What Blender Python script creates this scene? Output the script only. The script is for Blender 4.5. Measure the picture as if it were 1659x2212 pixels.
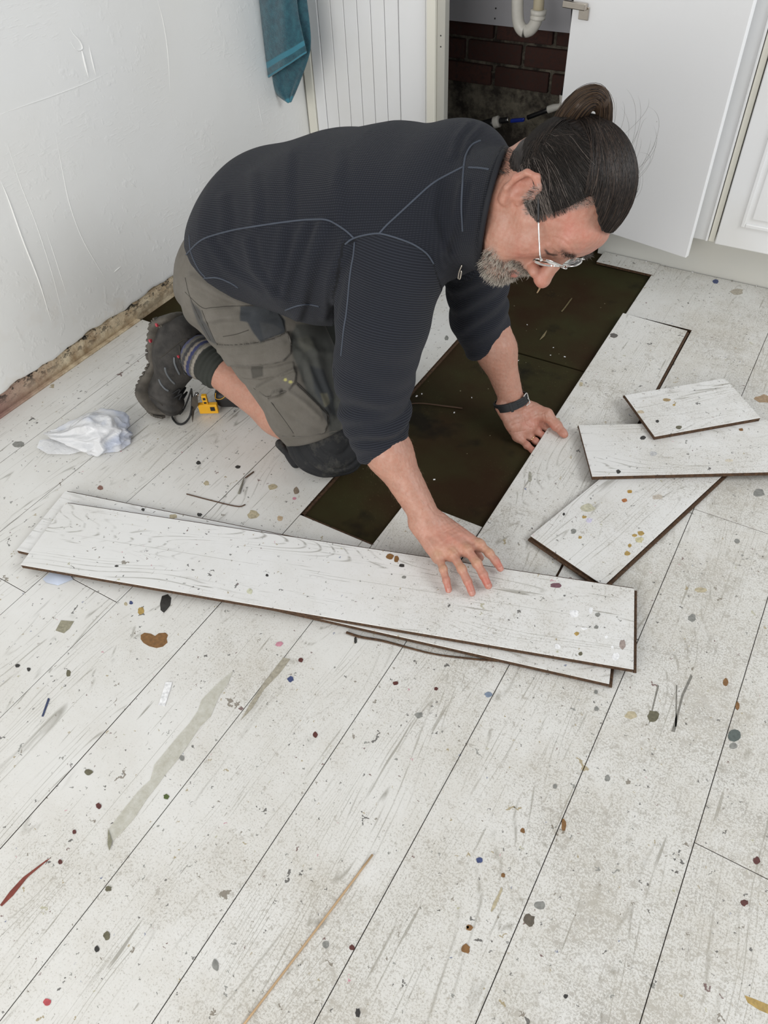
import bpy, bmesh, math, random
import numpy as np
from mathutils import Vector, Matrix
from mathutils.bvhtree import BVHTree

for o in list(bpy.data.objects):
    bpy.data.objects.remove(o)
scene = bpy.context.scene
COL = scene.collection

# ------------------------------------------------------------------ camera
# rows: camera right, down, forward (world axes: +Y runs along the floor planks, +X across them)
CR = np.array([[0.86010013, 0.50840107, -0.04190593],
               [0.34298106, -0.63714018, -0.69022923],
               [-0.37761323, 0.57929331, -0.72237629]])
CF = 1617.28
CC = np.array([0.0, 0.0, 1.231])
cam_d = bpy.data.cameras.new('camera')
cam = bpy.data.objects.new('camera', cam_d)
COL.objects.link(cam)
cam_d.sensor_fit = 'HORIZONTAL'
cam_d.sensor_width = 36.0
cam_d.lens = CF / 1659.0 * 36.0
cam_d.clip_start = 0.02
m3 = Matrix((CR[0].tolist(), (-CR[1]).tolist(), (-CR[2]).tolist())).transposed()
cam.matrix_world = Matrix.Translation(Vector(CC)) @ m3.to_4x4()
scene.camera = cam

# ------------------------------------------------------------------ world, lights, exposure
world = bpy.data.worlds.new('world')
scene.world = world
world.use_nodes = True
world.node_tree.nodes['Background'].inputs[0].default_value = (0.95, 0.97, 1.0, 1)
world.node_tree.nodes['Background'].inputs[1].default_value = 0.46


def area(name, loc, target, sx, sy, power, col):
    d = bpy.data.lights.new(name, 'AREA')
    d.shape = 'RECTANGLE'
    d.size, d.size_y, d.energy, d.color = sx, sy, power, col
    o = bpy.data.objects.new(name, d)
    COL.objects.link(o)
    o.location = loc
    o.rotation_euler = (Vector(target) - Vector(loc)).to_track_quat('-Z', 'Y').to_euler()
    return o


area('patio_door_daylight', (-0.6, -2.4, 1.5), (-0.9, 1.2, 0.3), 2.4, 2.0, 82, (1.0, 0.975, 0.935))
area('window_daylight', (1.9, 1.3, 2.2), (-0.8, 1.2, 0.3), 1.6, 1.2, 38, (0.95, 0.98, 1.0))

vs = scene.view_settings
vs.view_transform = 'Standard'
vs.look = 'None'
vs.gamma = 1.0
vs.exposure = 0.05
vs.use_curve_mapping = False

# ------------------------------------------------------------------ measuring helpers
def proj(P):
    q = (np.asarray(P, float) - CC) @ CR.T
    return np.stack([829.5 + CF * q[..., 0] / q[..., 2], 1106 + CF * q[..., 1] / q[..., 2]], -1)


def ray(x, y):
    return CR.T @ np.array([(x - 829.5) / CF, (y - 1106) / CF, 1.0])


def onz(x, y, z=0.0):
    d = ray(x, y)
    return CC + d * (z - CC[2]) / d[2]


def ony(x, y, Y):
    d = ray(x, y)
    return CC + d * Y / d[1]


def onx(x, y, X):
    d = ray(x, y)
    return CC + d * X / d[0]


# ------------------------------------------------------------------ object helpers
def empty(name, loc=(0, 0, 0), label=None, cat=None, group=None, parent=None):
    o = bpy.data.objects.new(name, None)
    COL.objects.link(o)
    o.location = loc
    o.empty_display_size = 0.05
    tag(o, label, cat, group)
    if parent is not None:
        o.parent = parent
    return o


def tag(o, label=None, cat=None, group=None, kind=None):
    if label:
        o['label'] = label
    if cat:
        o['category'] = cat
    if group:
        o['group'] = group
    if kind:
        o['kind'] = kind
    return o


def mobj(name, V, F, mat=None, parent=None, smooth=False, col=None, attrs=None, kind=None, label=None, local=False):
    """V in world space; becomes local to the parent's location (parents are never rotated)."""
    V = np.asarray(V, dtype=np.float64).reshape(-1, 3)
    if parent is not None and not local:
        w = Vector((0, 0, 0))
        p = parent
        while p is not None:
            w = w + p.location
            p = p.parent
        V = V - np.array(w)
    me = bpy.data.meshes.new(name)
    if isinstance(F, np.ndarray):
        n, k = F.shape
        me.vertices.add(len(V))
        me.vertices.foreach_set('co', V.astype(np.float32).ravel())
        me.loops.add(n * k)
        me.loops.foreach_set('vertex_index', F.astype(np.int32).ravel())
        me.polygons.add(n)
        me.polygons.foreach_set('loop_start', np.arange(0, n * k, k, dtype=np.int32))
        me.update(calc_edges=True)
    else:
        me.from_pydata(V.tolist(), [], [list(f) for f in F])
        me.update()
    if smooth:
        me.polygons.foreach_set('use_smooth', np.ones(len(me.polygons), dtype=bool))
    if col is not None:
        a = me.color_attributes.new('Col', 'FLOAT_COLOR', 'POINT')
        c = np.ones((len(V), 4), np.float32)
        c[:, :3] = col
        a.data.foreach_set('color', c.ravel())
    for k_, v_ in (attrs or {}).items():
        a = me.attributes.new(k_, 'FLOAT', 'POINT')
        a.data.foreach_set('value', np.asarray(v_, np.float32))
    for m in (mat if isinstance(mat, (list, tuple)) else [mat]):
        if m:
            me.materials.append(m)
    o = bpy.data.objects.new(name, me)
    COL.objects.link(o)
    if parent is not None:
        o.parent = parent
    if kind:
        o['kind'] = kind
    if label:
        o['label'] = label
    return o


def setmats(o, idx):
    o.data.polygons.foreach_set('material_index', np.asarray(idx, np.int32))


def bevel(o, w=0.002, seg=2):
    m = o.modifiers.new('bevel', 'BEVEL')
    m.width = w
    m.segments = seg
    m.limit_method = 'ANGLE'
    m.angle_limit = 0.6
    return o


def boxVF(x0, x1, y0, y1, z0, z1):
    V = [(x, y, z) for z in (z0, z1) for y in (y0, y1) for x in (x0, x1)]
    F = [(0, 2, 3, 1), (4, 5, 7, 6), (0, 1, 5, 4), (2, 6, 7, 3), (0, 4, 6, 2), (1, 3, 7, 5)]
    return V, F


def box(name, x0, x1, y0, y1, z0, z1, mat, parent=None, bev=0.0, **k):
    V, F = boxVF(x0, x1, y0, y1, z0, z1)
    o = mobj(name, V, F, mat, parent, **k)
    if bev:
        bevel(o, bev)
    return o


def tubes(paths, radii, sides=6, flat=None):
    """paths (N,K,3), radii (K,) or (N,K) -> V,F of capped-ish tubes"""
    P = np.asarray(paths, float)
    if P.ndim == 2:
        P = P[None]
    N, K, _ = P.shape
    r = np.broadcast_to(np.asarray(radii, float), (N, K))
    T = np.gradient(P, axis=1)
    T /= np.linalg.norm(T, axis=2, keepdims=True) + 1e-12
    up = np.zeros_like(T)
    a = np.abs(T[:, :1, 2:3]) < 0.85
    up[:] = np.where(a, np.array([0, 0, 1.0]), np.array([1.0, 0, 0]))
    A = np.cross(T, up)
    A /= np.linalg.norm(A, axis=2, keepdims=True) + 1e-12
    B = np.cross(T, A)
    th = np.arange(sides) / sides * 2 * np.pi
    fl = 1.0 if flat is None else flat
    V = (P[:, :, None] + A[:, :, None] * (np.cos(th)[None, None, :, None] * r[:, :, None, None])
         + B[:, :, None] * (np.sin(th)[None, None, :, None] * r[:, :, None, None] * fl))
    V = V.reshape(-1, 3)
    i = np.arange(N)[:, None, None] * K * sides
    j = np.arange(K - 1)[None, :, None] * sides
    s = np.arange(sides)[None, None, :]
    s2 = (s + 1) % sides
    F = np.stack([i + j + s, i + j + s2, i + j + sides + s2, i + j + sides + s], -1).reshape(-1, 4)
    return V, F


def curve_pts(pts, n=24):
    """Catmull-Rom resample"""
    p = np.asarray(pts, float)
    p = np.vstack([2 * p[0] - p[1], p, 2 * p[-1] - p[-2]])
    segs = len(p) - 3
    out = []
    for t in np.linspace(0, segs - 1e-6, n):
        i = int(t)
        u = t - i
        a, b, c, d = p[i:i + 4]
        out.append(0.5 * ((2 * b) + (-a + c) * u + (2 * a - 5 * b + 4 * c - d) * u * u + (-a + 3 * b - 3 * c + d) * u ** 3))
    return np.array(out)


def tube(name, pts, r, mat, parent=None, sides=8, n=24, flat=None, **k):
    c = curve_pts(pts, n)
    rr = np.interp(np.linspace(0, 1, n), np.linspace(0, 1, len(r)), r) if isinstance(r, (list, tuple)) else np.full(n, r)
    V, F = tubes(c, rr, sides, flat)
    V = np.vstack([V, c[0], c[-1]])
    a = len(V) - 2
    F = F.tolist()
    for s in range(sides):
        F.append((a, (s + 1) % sides, s))
        F.append((a + 1, (n - 1) * sides + s, (n - 1) * sides + (s + 1) % sides))
    return mobj(name, V, F, mat, parent, smooth=True, **k)


def lathe(name, prof, c, axis, mat, parent=None, seg=32, **k):
    """prof: list of (r, h) along axis from point c"""
    ax = np.array(axis, float)
    ax /= np.linalg.norm(ax)
    t = np.array([0, 0, 1.0]) if abs(ax[2]) < 0.9 else np.array([1.0, 0, 0])
    u = np.cross(ax, t)
    u /= np.linalg.norm(u)
    v = np.cross(ax, u)
    V = []
    for r, h in prof:
        for s in range(seg):
            a = 2 * math.pi * s / seg
            V.append(np.array(c) + ax * h + (u * math.cos(a) + v * math.sin(a)) * r)
    F = []
    for i in range(len(prof) - 1):
        for s in range(seg):
            s2 = (s + 1) % seg
            F.append((i * seg + s, (i + 1) * seg + s, (i + 1) * seg + s2, i * seg + s2))
    F.append(tuple(range(seg)))
    F.append(tuple((len(prof) - 1) * seg + s for s in reversed(range(seg))))
    return mobj(name, V, F, mat, parent, smooth=True, **k)


# ------------------------------------------------------------------ materials
class N:
    def __init__(s, name):
        s.m = bpy.data.materials.new(name)
        s.m.use_nodes = True
        s.t = s.m.node_tree
        s.b = s.t.nodes['Principled BSDF']

    def n(s, typ, ins=None, **at):
        nd = s.t.nodes.new(typ)
        for k, v in at.items():
            setattr(nd, k, v)
        for k, v in (ins or {}).items():
            s.put(nd.inputs[k], v)
        return nd

    def put(s, sock, v):
        if isinstance(v, bpy.types.NodeSocket):
            s.t.links.new(v, sock)
        elif isinstance(v, bpy.types.Node):
            s.t.links.new(v.outputs[0], sock)
        else:
            if sock.type == 'RGBA' and len(v) == 3:
                v = (*v, 1)
            sock.default_value = v

    def math(s, op, a, b=0.0, clamp=False):
        nd = s.n('ShaderNodeMath', {0: a, 1: b}, operation=op)
        nd.use_clamp = clamp
        return nd.outputs[0]

    def mix(s, fac, a, b, mode='MIX'):
        nd = s.t.nodes.new('ShaderNodeMix')
        nd.data_type = 'RGBA'
        nd.blend_type = mode
        s.put(nd.inputs[0], fac)
        s.put(nd.inputs[6], a)
        s.put(nd.inputs[7], b)
        return nd.outputs[2]

    def ramp(s, v, p0, p1, a=0.0, b=1.0):
        nd = s.n('ShaderNodeMapRange', {0: v, 1: p0, 2: p1, 3: a, 4: b})
        return nd.outputs[0]

    def noise(s, vec, scale, detail=3, rough=0.55, dist=0.0):
        nd = s.n('ShaderNodeTexNoise', {'Vector': vec, 'Scale': scale, 'Detail': detail, 'Roughness': rough, 'Distortion': dist})
        return nd.outputs[0]

    def mapping(s, vec, scale=(1, 1, 1), loc=(0, 0, 0), rot=(0, 0, 0)):
        return s.n('ShaderNodeMapping', {'Vector': vec, 'Scale': scale, 'Location': loc, 'Rotation': rot}).outputs[0]

    def bump(s, h, strength=0.3, dist=0.001):
        return s.n('ShaderNodeBump', {'Height': h, 'Strength': strength, 'Distance': dist}).outputs[0]

    def out(s, col=None, rough=None, normal=None, **k):
        if col is not None:
            s.put(s.b.inputs['Base Color'], col)
        if rough is not None:
            s.put(s.b.inputs['Roughness'], rough)
        if normal is not None:
            s.put(s.b.inputs['Normal'], normal)
        for a, v in k.items():
            s.put(s.b.inputs[a.replace('_', ' ')], v)
        return s.m


def simple(name, col, rough=0.5, metal=0.0, var=0.06, scale=30, bump=0.0, bscale=200):
    m = N(name)
    co = m.n('ShaderNodeTexCoord').outputs['Object']
    nz = m.noise(co, scale, 4)
    f = m.ramp(nz, 0.3, 0.7)
    c = m.mix(f, tuple(max(0, x * (1 - var)) for x in col), tuple(min(1, x * (1 + var)) for x in col))
    kw = dict(Metallic=metal)
    nr = None
    if bump:
        nr = m.bump(m.noise(co, bscale, 3), bump, 0.001)
    return m.out(c, rough, nr, **kw)


def plank_material(name, dirt=0.0, white=(0.775, 0.77, 0.745), worldco=True):
    m = N(name)
    tc = m.n('ShaderNodeTexCoord').outputs['Object']
    rnd = m.n('ShaderNodeObjectInfo').outputs['Random']
    off = m.n('ShaderNodeCombineXYZ', {0: m.math('MULTIPLY', rnd, 31.7), 1: m.math('MULTIPLY', rnd, 17.3), 2: m.math('MULTIPLY', rnd, 5.1)})
    v = m.n('ShaderNodeVectorMath', {0: tc, 1: off}, operation='ADD').outputs[0]
    geo = m.n('ShaderNodeNewGeometry').outputs['Position']
    # printed wood grain: contour lines of a stretched noise give cathedral arches and knots
    cont = m.noise(m.mapping(v, (6.5, 0.85, 1)), 1.0, 2, 0.4)
    fr_ = m.math('FRACT', m.math('MULTIPLY', cont, 46.0))
    gl = m.ramp(m.math('ABSOLUTE', m.math('SUBTRACT', fr_, 0.5)), 0.36, 0.5)
    gm = m.ramp(m.noise(m.mapping(v, (13, 1.5, 1), (7, 1, 0)), 1.0, 3), 0.47, 0.60)
    brk = m.ramp(m.noise(m.mapping(v, (120, 9, 1)), 1.0, 2), 0.38, 0.58)
    grain = m.math('MULTIPLY', m.math('MULTIPLY', gl, gm), brk)
    fine = m.ramp(m.noise(m.mapping(v, (210, 9, 1)), 1.0, 3, 0.6), 0.60, 0.74)
    fm = m.ramp(m.noise(m.mapping(v, (20, 3.6, 1), (3, 3, 0)), 1.0, 3), 0.46, 0.58)
    fine = m.math('MULTIPLY', fine, fm)
    crack = m.math('MULTIPLY', m.ramp(m.noise(m.mapping(v, (75, 4.5, 1), (9, 4, 0)), 1.0, 2, 0.5), 0.70, 0.74), 0.8)
    sxl = m.n('ShaderNodeSeparateXYZ', {0: tc})
    midl = m.math('MULTIPLY', m.math('LESS_THAN', m.math('ABSOLUTE', m.math('ADD', sxl.outputs[0], m.math('MULTIPLY', m.math('SUBTRACT', rnd, 0.5), 0.03))), 0.00045), m.ramp(m.noise(m.mapping(v, (1, 5, 1)), 1.0, 2), 0.44, 0.52))
    gr = m.math('MAXIMUM', m.math('MULTIPLY', grain, 0.80), m.math('MAXIMUM', m.math('MULTIPLY', fine, 0.6), m.math('MAXIMUM', crack, m.math('MULTIPLY', midl, 0.6))))
    c = m.mix(gr, white, (0.19, 0.18, 0.15))
    # broad tone differences between boards
    tone = m.ramp(m.noise(v, 2.3, 2), 0.3, 0.7)
    c = m.mix(m.math('MULTIPLY', tone, 0.22), c, (0.62, 0.61, 0.56))
    # trodden-in dirt: heavier towards the middle of the room (+X)
    sx = m.n('ShaderNodeSeparateXYZ', {0: geo})
    amt = m.math('ADD', m.ramp(sx.outputs[0], -1.05, 0.15, 0.05, 0.31), dirt)
    amt = m.math('ADD', amt, m.ramp(m.noise(geo, 3.4, 4, 0.65), 0.34, 0.66, -0.11, 0.11))
    speck = m.noise(geo, 300, 5, 0.8)
    spk2 = m.noise(m.mapping(geo, loc=(3, 1, 2)), 70, 5, 0.8)
    thr = m.math('SUBTRACT', 0.612, m.math('MULTIPLY', amt, 0.42))
    sp = m.n('ShaderNodeMapRange', {0: speck, 1: thr, 2: m.math('ADD', thr, 0.07), 3: 0.0, 4: 1.0}).outputs[0]
    thr2 = m.math('SUBTRACT', 0.675, m.math('MULTIPLY', amt, 0.46))
    sp2 = m.n('ShaderNodeMapRange', {0: spk2, 1: thr2, 2: m.math('ADD', thr2, 0.05), 3: 0.0, 4: 1.0}).outputs[0]
    c = m.mix(m.math('MULTIPLY', m.math('MAXIMUM', sp, sp2), m.ramp(amt, 0.0, 0.28, 0.36, 0.60)), c, m.mix(m.math('MULTIPLY', m.ramp(m.noise(m.mapping(geo, loc=(2, 7, 0)), 8, 5, 0.7), 0.50, 0.66), m.ramp(amt, 0.1, 0.3)), (0.215, 0.185, 0.14), (0.095, 0.072, 0.052)))
    film = m.ramp(m.noise(geo, 6.5, 6, 0.75), 0.44, 0.70)
    c = m.mix(m.math('MULTIPLY', m.ramp(amt, -0.05, 0.25, 0.0, 0.30), 1.0), c, (0.56, 0.53, 0.46))
    c = m.mix(m.math('MULTIPLY', film, m.ramp(amt, -0.05, 0.3, 0.05, 0.40)), c, (0.47, 0.425, 0.34))
    white_rub = m.math('MULTIPLY', m.ramp(m.noise(m.mapping(geo, loc=(8, 3, 1)), 9, 5, 0.7), 0.56, 0.68), 0.35)
    c = m.mix(white_rub, c, white)
    # drips and flecks of paint, three sizes
    for sc, rad, thin, k in ((15, 0.085, 0.22, 1.0), (38, 0.12, 0.20, 2.0), (85, 0.15, 0.26, 3.0)):
        vo = m.n('ShaderNodeTexVoronoi', {'Vector': m.n('ShaderNodeVectorMath', {0: geo, 1: m.n('ShaderNodeCombineXYZ', {0: m.math('MULTIPLY', m.noise(geo, sc * 3.0, 3), 1.1 / sc), 1: m.math('MULTIPLY', m.noise(m.mapping(geo, (1, 1, 1), (5, 5, 0)), sc * 3.0, 3), 1.1 / sc), 2: k})}, operation='ADD').outputs[0], 'Scale': sc}, voronoi_dimensions='2D')
        cs = m.n('ShaderNodeSeparateColor', {0: vo.outputs['Color']})
        rr = m.math('MULTIPLY', cs.outputs[0], rad)
        ins = m.math('LESS_THAN', vo.outputs['Distance'], rr)
        keep = m.math('LESS_THAN', cs.outputs[1], thin)
        ink = m.n('ShaderNodeValToRGB', {0: cs.outputs[2]})
        e = ink.color_ramp.elements
        ink.color_ramp.interpolation = 'CONSTANT'
        e[0].position = 0
        e[0].color = (0.055, 0.05, 0.045, 1)
        e[1].position = 0.38
        e[1].color = (0.19, 0.16, 0.12, 1)
        for p_, c_ in ((0.55, (0.22, 0.22, 0.2)), (0.72, (0.34, 0.27, 0.14)), (0.82, (0.11, 0.035, 0.03)), (0.9, (0.42, 0.40, 0.27)), (0.95, (0.12, 0.15, 0.26)), (0.98, (0.52, 0.22, 0.28))):
            q = e.new(p_)
            q.color = (*c_, 1)
        c = m.mix(m.math('MULTIPLY', m.math('MULTIPLY', ins, keep), 0.82), c, ink.outputs[0])
    # short scratches
    scr = m.ramp(m.noise(m.mapping(geo, (230, 38, 1), rot=(0, 0, 0.35)), 1.0, 1), 0.735, 0.77)
    c = m.mix(m.math('MULTIPLY', scr, 0.5), c, (0.22, 0.2, 0.17))
    h = m.math('SUBTRACT', m.noise(geo, 260, 3), m.math('MULTIPLY', gr, 0.6))
    return m.out(c, m.ramp(film, 0, 1, 0.36, 0.6), m.bump(h, 0.14, 0.0006))


M = {}
M['plank'] = plank_material('painted_laminate')
M['plank_clean'] = plank_material('painted_laminate_lifted', dirt=-0.08, white=(0.81, 0.81, 0.80))
m = N('fibreboard_core')
co = m.n('ShaderNodeTexCoord').outputs['Object']
f = m.ramp(m.noise(co, 160, 4, 0.7), 0.35, 0.7)
M['core'] = m.out(m.mix(f, (0.035, 0.018, 0.009), (0.12, 0.062, 0.028)), 0.85, m.bump(m.noise(co, 500, 3), 0.5, 0.001))
m = N('dark_underlay_board')
geo = m.n('ShaderNodeNewGeometry').outputs['Position']
a_ = m.ramp(m.noise(geo, 3.2, 4, 0.6), 0.38, 0.62)
c = m.mix(a_, (0.034, 0.031, 0.012), (0.030, 0.016, 0.007))
blk = m.ramp(m.noise(m.mapping(geo, loc=(4.1, 2, 0)), 4.6, 4, 0.65), 0.55, 0.68)
c = m.mix(m.math('MULTIPLY', blk, 0.75), c, (0.006, 0.005, 0.005))
dst = m.ramp(m.noise(geo, 190, 5, 0.8), 0.60, 0.76)
dm = m.ramp(m.noise(m.mapping(geo, loc=(1.3, 0, 0)), 4.5, 3), 0.45, 0.7)
c = m.mix(m.math('MULTIPLY', dst, dm), c, (0.20, 0.15, 0.075))
vo = m.n('ShaderNodeTexVoronoi', {'Vector': geo, 'Scale': 46})
cs = m.n('ShaderNodeSeparateColor', {0: vo.outputs['Color']})
fl = m.math('MULTIPLY', m.math('LESS_THAN', vo.outputs['Distance'], m.math('MULTIPLY', cs.outputs[0], 0.09)), m.math('LESS_THAN', cs.outputs[1], 0.4))
c = m.mix(m.math('MULTIPLY', fl, 0.6), c, (0.3, 0.27, 0.18))
M['underlay'] = m.out(c, 0.8, m.bump(m.noise(geo, 320, 4, 0.7), 0.3, 0.0008), Specular_IOR_Level=0.12)

m = N('old_painted_plaster')
geo = m.n('ShaderNodeNewGeometry').outputs['Position']
st = m.ramp(m.noise(geo, 1.6, 4), 0.4, 0.7)
c = m.mix(m.math('MULTIPLY', st, 0.4), (0.86, 0.862, 0.85), (0.80, 0.785, 0.73))
sz = m.n('ShaderNodeSeparateXYZ', {0: geo})
lowm = m.math('MULTIPLY', m.ramp(sz.outputs[2], 0.30, 0.05), m.ramp(m.noise(geo, 7, 4, 0.7), 0.54, 0.68))
c = m.mix(m.math('MULTIPLY', lowm, 0.30), c, (0.62, 0.53, 0.40))
bl = m.math('MULTIPLY', m.ramp(m.noise(geo, 38, 2), 0.57, 0.72), m.ramp(m.noise(geo, 5, 2), 0.42, 0.6))
rp = m.math('MULTIPLY', m.ramp(m.noise(m.mapping(geo, (30, 30, 140), rot=(0.5, 0, 0)), 1.0, 2), 0.55, 0.7), m.ramp(m.noise(geo, 6.5, 2), 0.5, 0.66))
hh = m.math('ADD', m.math('MULTIPLY', bl, 0.55), m.math('ADD', m.math('MULTIPLY', rp, 0.35), m.math('MULTIPLY', m.noise(geo, 2.5, 3), 3.0)))
M['wall'] = m.out(c, 0.42, m.bump(hh, 0.28, 0.004))

m = N('bare_skirting_strip')
geo = m.n('ShaderNodeNewGeometry').outputs['Position']
c = m.mix(m.ramp(m.noise(geo, 22, 5, 0.7), 0.35, 0.65), (0.42, 0.30, 0.18), (0.80, 0.69, 0.50))
sy = m.n('ShaderNodeSeparateXYZ', {0: geo})
c = m.mix(m.ramp(sy.outputs[1], 1.05, 0.8), c, (0.34, 0.20, 0.17))
bk = m.math('MULTIPLY', m.ramp(m.noise(m.mapping(geo, (40, 40, 70)), 1.0, 5, 0.75), 0.525, 0.56), m.ramp(sy.outputs[2], 0.016, 0.052, 0.06, 1.0))
c = m.mix(bk, c, (0.012, 0.011, 0.01))
M['strip'] = m.out(c, 0.85, m.bump(m.noise(geo, 90, 5, 0.7), 0.7, 0.004))

def whitepaint(name, base=(0.86, 0.865, 0.87), rough=0.3, dirty=0.3):
    m = N(name)
    geo = m.n('ShaderNodeNewGeometry').outputs['Position']
    c = m.mix(m.math('MULTIPLY', m.ramp(m.noise(geo, 3, 4), 0.45, 0.75), dirty), base, (0.72, 0.69, 0.60))
    vo = m.n('ShaderNodeTexVoronoi', {'Vector': geo, 'Scale': 19})
    cs = m.n('ShaderNodeSeparateColor', {0: vo.outputs['Color']})
    fl = m.math('MULTIPLY', m.math('LESS_THAN', vo.outputs['Distance'], m.math('MULTIPLY', cs.outputs[0], 0.035)), m.math('LESS_THAN', cs.outputs[1], 0.35))
    c = m.mix(m.math('MULTIPLY', fl, 0.7), c, (0.25, 0.2, 0.15))
    return m.out(c, rough, m.bump(m.noise(geo, 60, 2), 0.05, 0.001))


M['unit'] = whitepaint('white_painted_door')
M['unit_smooth'] = whitepaint('white_melamine', (0.87, 0.875, 0.885), 0.25, 0.08)
M['cream'] = whitepaint('cream_edge', (0.80, 0.78, 0.69), 0.4, 0.3)
M['greyedge'] = whitepaint('grey_edge', (0.50, 0.49, 0.44), 0.4, 0.3)
M['plinth'] = whitepaint('grey_plinth', (0.64, 0.64, 0.60), 0.45, 0.5)
M['lilac'] = whitepaint('lilac_board', (0.56, 0.56, 0.60), 0.5, 0.1)
M['dark_inside'] = simple('dark_cavity', (0.03, 0.026, 0.022), 0.9)

m = N('shade_dimmed_brick')
geo = m.n('ShaderNodeNewGeometry').outputs['Position']
rnd = m.n('ShaderNodeObjectInfo').outputs['Random']
c = m.mix(rnd, (0.062, 0.026, 0.020), (0.095, 0.042, 0.032))  # brick reds darkened in colour for the dim cupboard interior
c = m.mix(m.ramp(m.noise(geo, 60, 4, 0.7), 0.45, 0.7), c, (0.05, 0.03, 0.026))
M['brick'] = m.out(c, 0.9, m.bump(m.noise(geo, 150, 4, 0.7), 0.6, 0.003))
m = N('old_mortar')
c = m.mix(m.ramp(m.noise(geo := m.n('ShaderNodeNewGeometry').outputs['Position'], 7, 6, 0.72), 0.44, 0.60), (0.045, 0.037, 0.030), (0.26, 0.235, 0.18))
M['mortar'] = m.out(c, 0.95, m.bump(m.noise(geo, 70, 5, 0.7), 0.8, 0.006))
M['plastic_white'] = simple('white_plastic_pipe', (0.72, 0.70, 0.64), 0.35)
M['plastic_cream'] = simple('cream_plastic_pipe', (0.60, 0.53, 0.38), 0.4)
M['plastic_black'] = simple('black_plastic', (0.012, 0.012, 0.013), 0.35)
M['plastic_blue'] = simple('blue_plastic', (0.01, 0.03, 0.30), 0.3)
M['chrome'] = simple('chrome', (0.75, 0.74, 0.72), 0.18, 1.0)
M['steel'] = simple('nickel_hinge', (0.55, 0.50, 0.44), 0.3, 1.0)
M['yellow'] = simple('yellow_plastic', (0.80, 0.42, 0.02), 0.42)
M['rubber'] = simple('black_rubber_case', (0.016, 0.016, 0.017), 0.55, bump=0.2)
m = N('dusty_black_cordura')
co = m.n('ShaderNodeTexCoord').outputs['Object']
f = m.math('MULTIPLY', m.ramp(m.noise(co, 26, 5, 0.75), 0.50, 0.72), 0.8)
M['kneepad'] = m.out(m.mix(f, (0.010, 0.011, 0.013), (0.075, 0.072, 0.062)), 0.8, m.bump(m.noise(co, 700, 3), 0.5, 0.001))
M['wood_stick'] = simple('pale_wood', (0.50, 0.34, 0.19), 0.6)
M['rust_stick'] = simple('brown_splinter', (0.09, 0.05, 0.03), 0.8)
M['paper'] = simple('white_paper', (0.84, 0.84, 0.84), 0.6)
M['grey_chip'] = simple('grey_chip', (0.22, 0.21, 0.17), 0.7)

# ------------------------------------------------------------------ the setting
random.seed(4)
V, F = boxVF(-1.86, 0.95, -0.7, 2.95, -0.06, -0.0145)
floor = mobj('floor', V, F, M['dark_inside'], kind='structure')
floor['label'] = 'worn white laminate floor with a stripped dark strip under the man'

# left wall with a lumpy skin of paint, its foot ragged where the skirting came off
V, F = boxVF(-1.83, -1.745, -0.7, 2.95, 0.0, 2.4)
wall_left = mobj('wall_left', V, F, M['wall'], kind='structure')
ny, nz_ = 420, 56
ys = np.linspace(-0.7, 2.885, ny)
rg = np.random.RandomState(3)
edge = 0.054 + 0.0035 * np.sin(ys * 23) + 0.002 * np.sin(ys * 71 + 1) + 0.0035 * np.interp(ys, np.linspace(-0.7, 2.4, 260), rg.rand(260))
zz = np.linspace(0, 1, nz_) ** 1.6
V = []
for k in range(nz_):
    z = edge * (1 - zz[k]) + 2.4 * zz[k]
    x = -1.730 + 0.0025 * np.sin(ys * 3.1 + z * 5) + 0.0015 * np.sin(ys * 9 - z * 7)
    if k == 0:
        x = x - 0.003
    V.append(np.stack([x, ys, z], 1))
V = np.concatenate(V + [np.stack([np.full(ny, -1.745), ys, edge], 1)])
F = []
for k in range(nz_ - 1):
    a = np.arange(ny - 1) + k * ny
    F.append(np.stack([a, a + ny, a + ny + 1, a + 1], 1))
a = np.arange(ny - 1)
F.append(np.stack([a + nz_ * ny, a, a + 1, a + nz_ * ny + 1], 1))
plaster = mobj('plaster_skin', V, np.concatenate(F), M['wall'], wall_left, smooth=True)
wall_bvh = BVHTree.FromPolygons([tuple(v) for v in V], np.concatenate(F).tolist())


def cast(bvh, px, py):
    d = Vector(ray(px, py)).normalized()
    h = bvh.ray_cast(Vector(CC), d)
    return np.array(h[0]) if h[0] is not None else None


# ridges and old cable chases showing through the paint
for pts, r in (([(0, 388), (18, 430), (50, 520), (85, 610), (112, 700), (132, 772)], 0.0022),
               ([(0, 247), (60, 226), (120, 205), (190, 178), (232, 158)], 0.0013),
               ([(175, 100), (183, 135), (192, 170)], 0.0028), ([(192, 98), (200, 135), (208, 165)], 0.0022),
               ([(150, 60), (160, 75), (172, 88), (178, 105), (165, 108), (152, 90)], 0.0022),
               ([(340, 0), (352, 45), (362, 110), (368, 205)], 0.0011),
               ([(120, 290), (135, 370), (150, 440), (175, 510), (205, 565), (228, 602)], 0.0009),
               ([(15, 310), (45, 400), (80, 490), (115, 600), (140, 700)], 0.0008),
               ([(100, 500), (120, 560), (145, 640)], 0.0008), ([(555, 205), (565, 260), (575, 280)], 0.001),
               ([(246, 588), (262, 575)], 0.002), ([(280, 395), (295, 405)], 0.0018)):
    P = [cast(wall_bvh, *p) for p in pts]
    P = [p for p in P if p is not None]
    if len(P) > 1:
        tube('paint_ridge', P, [0.0002, r, r, 0.0002], M['wall'], wall_left, sides=8, n=20)

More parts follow.
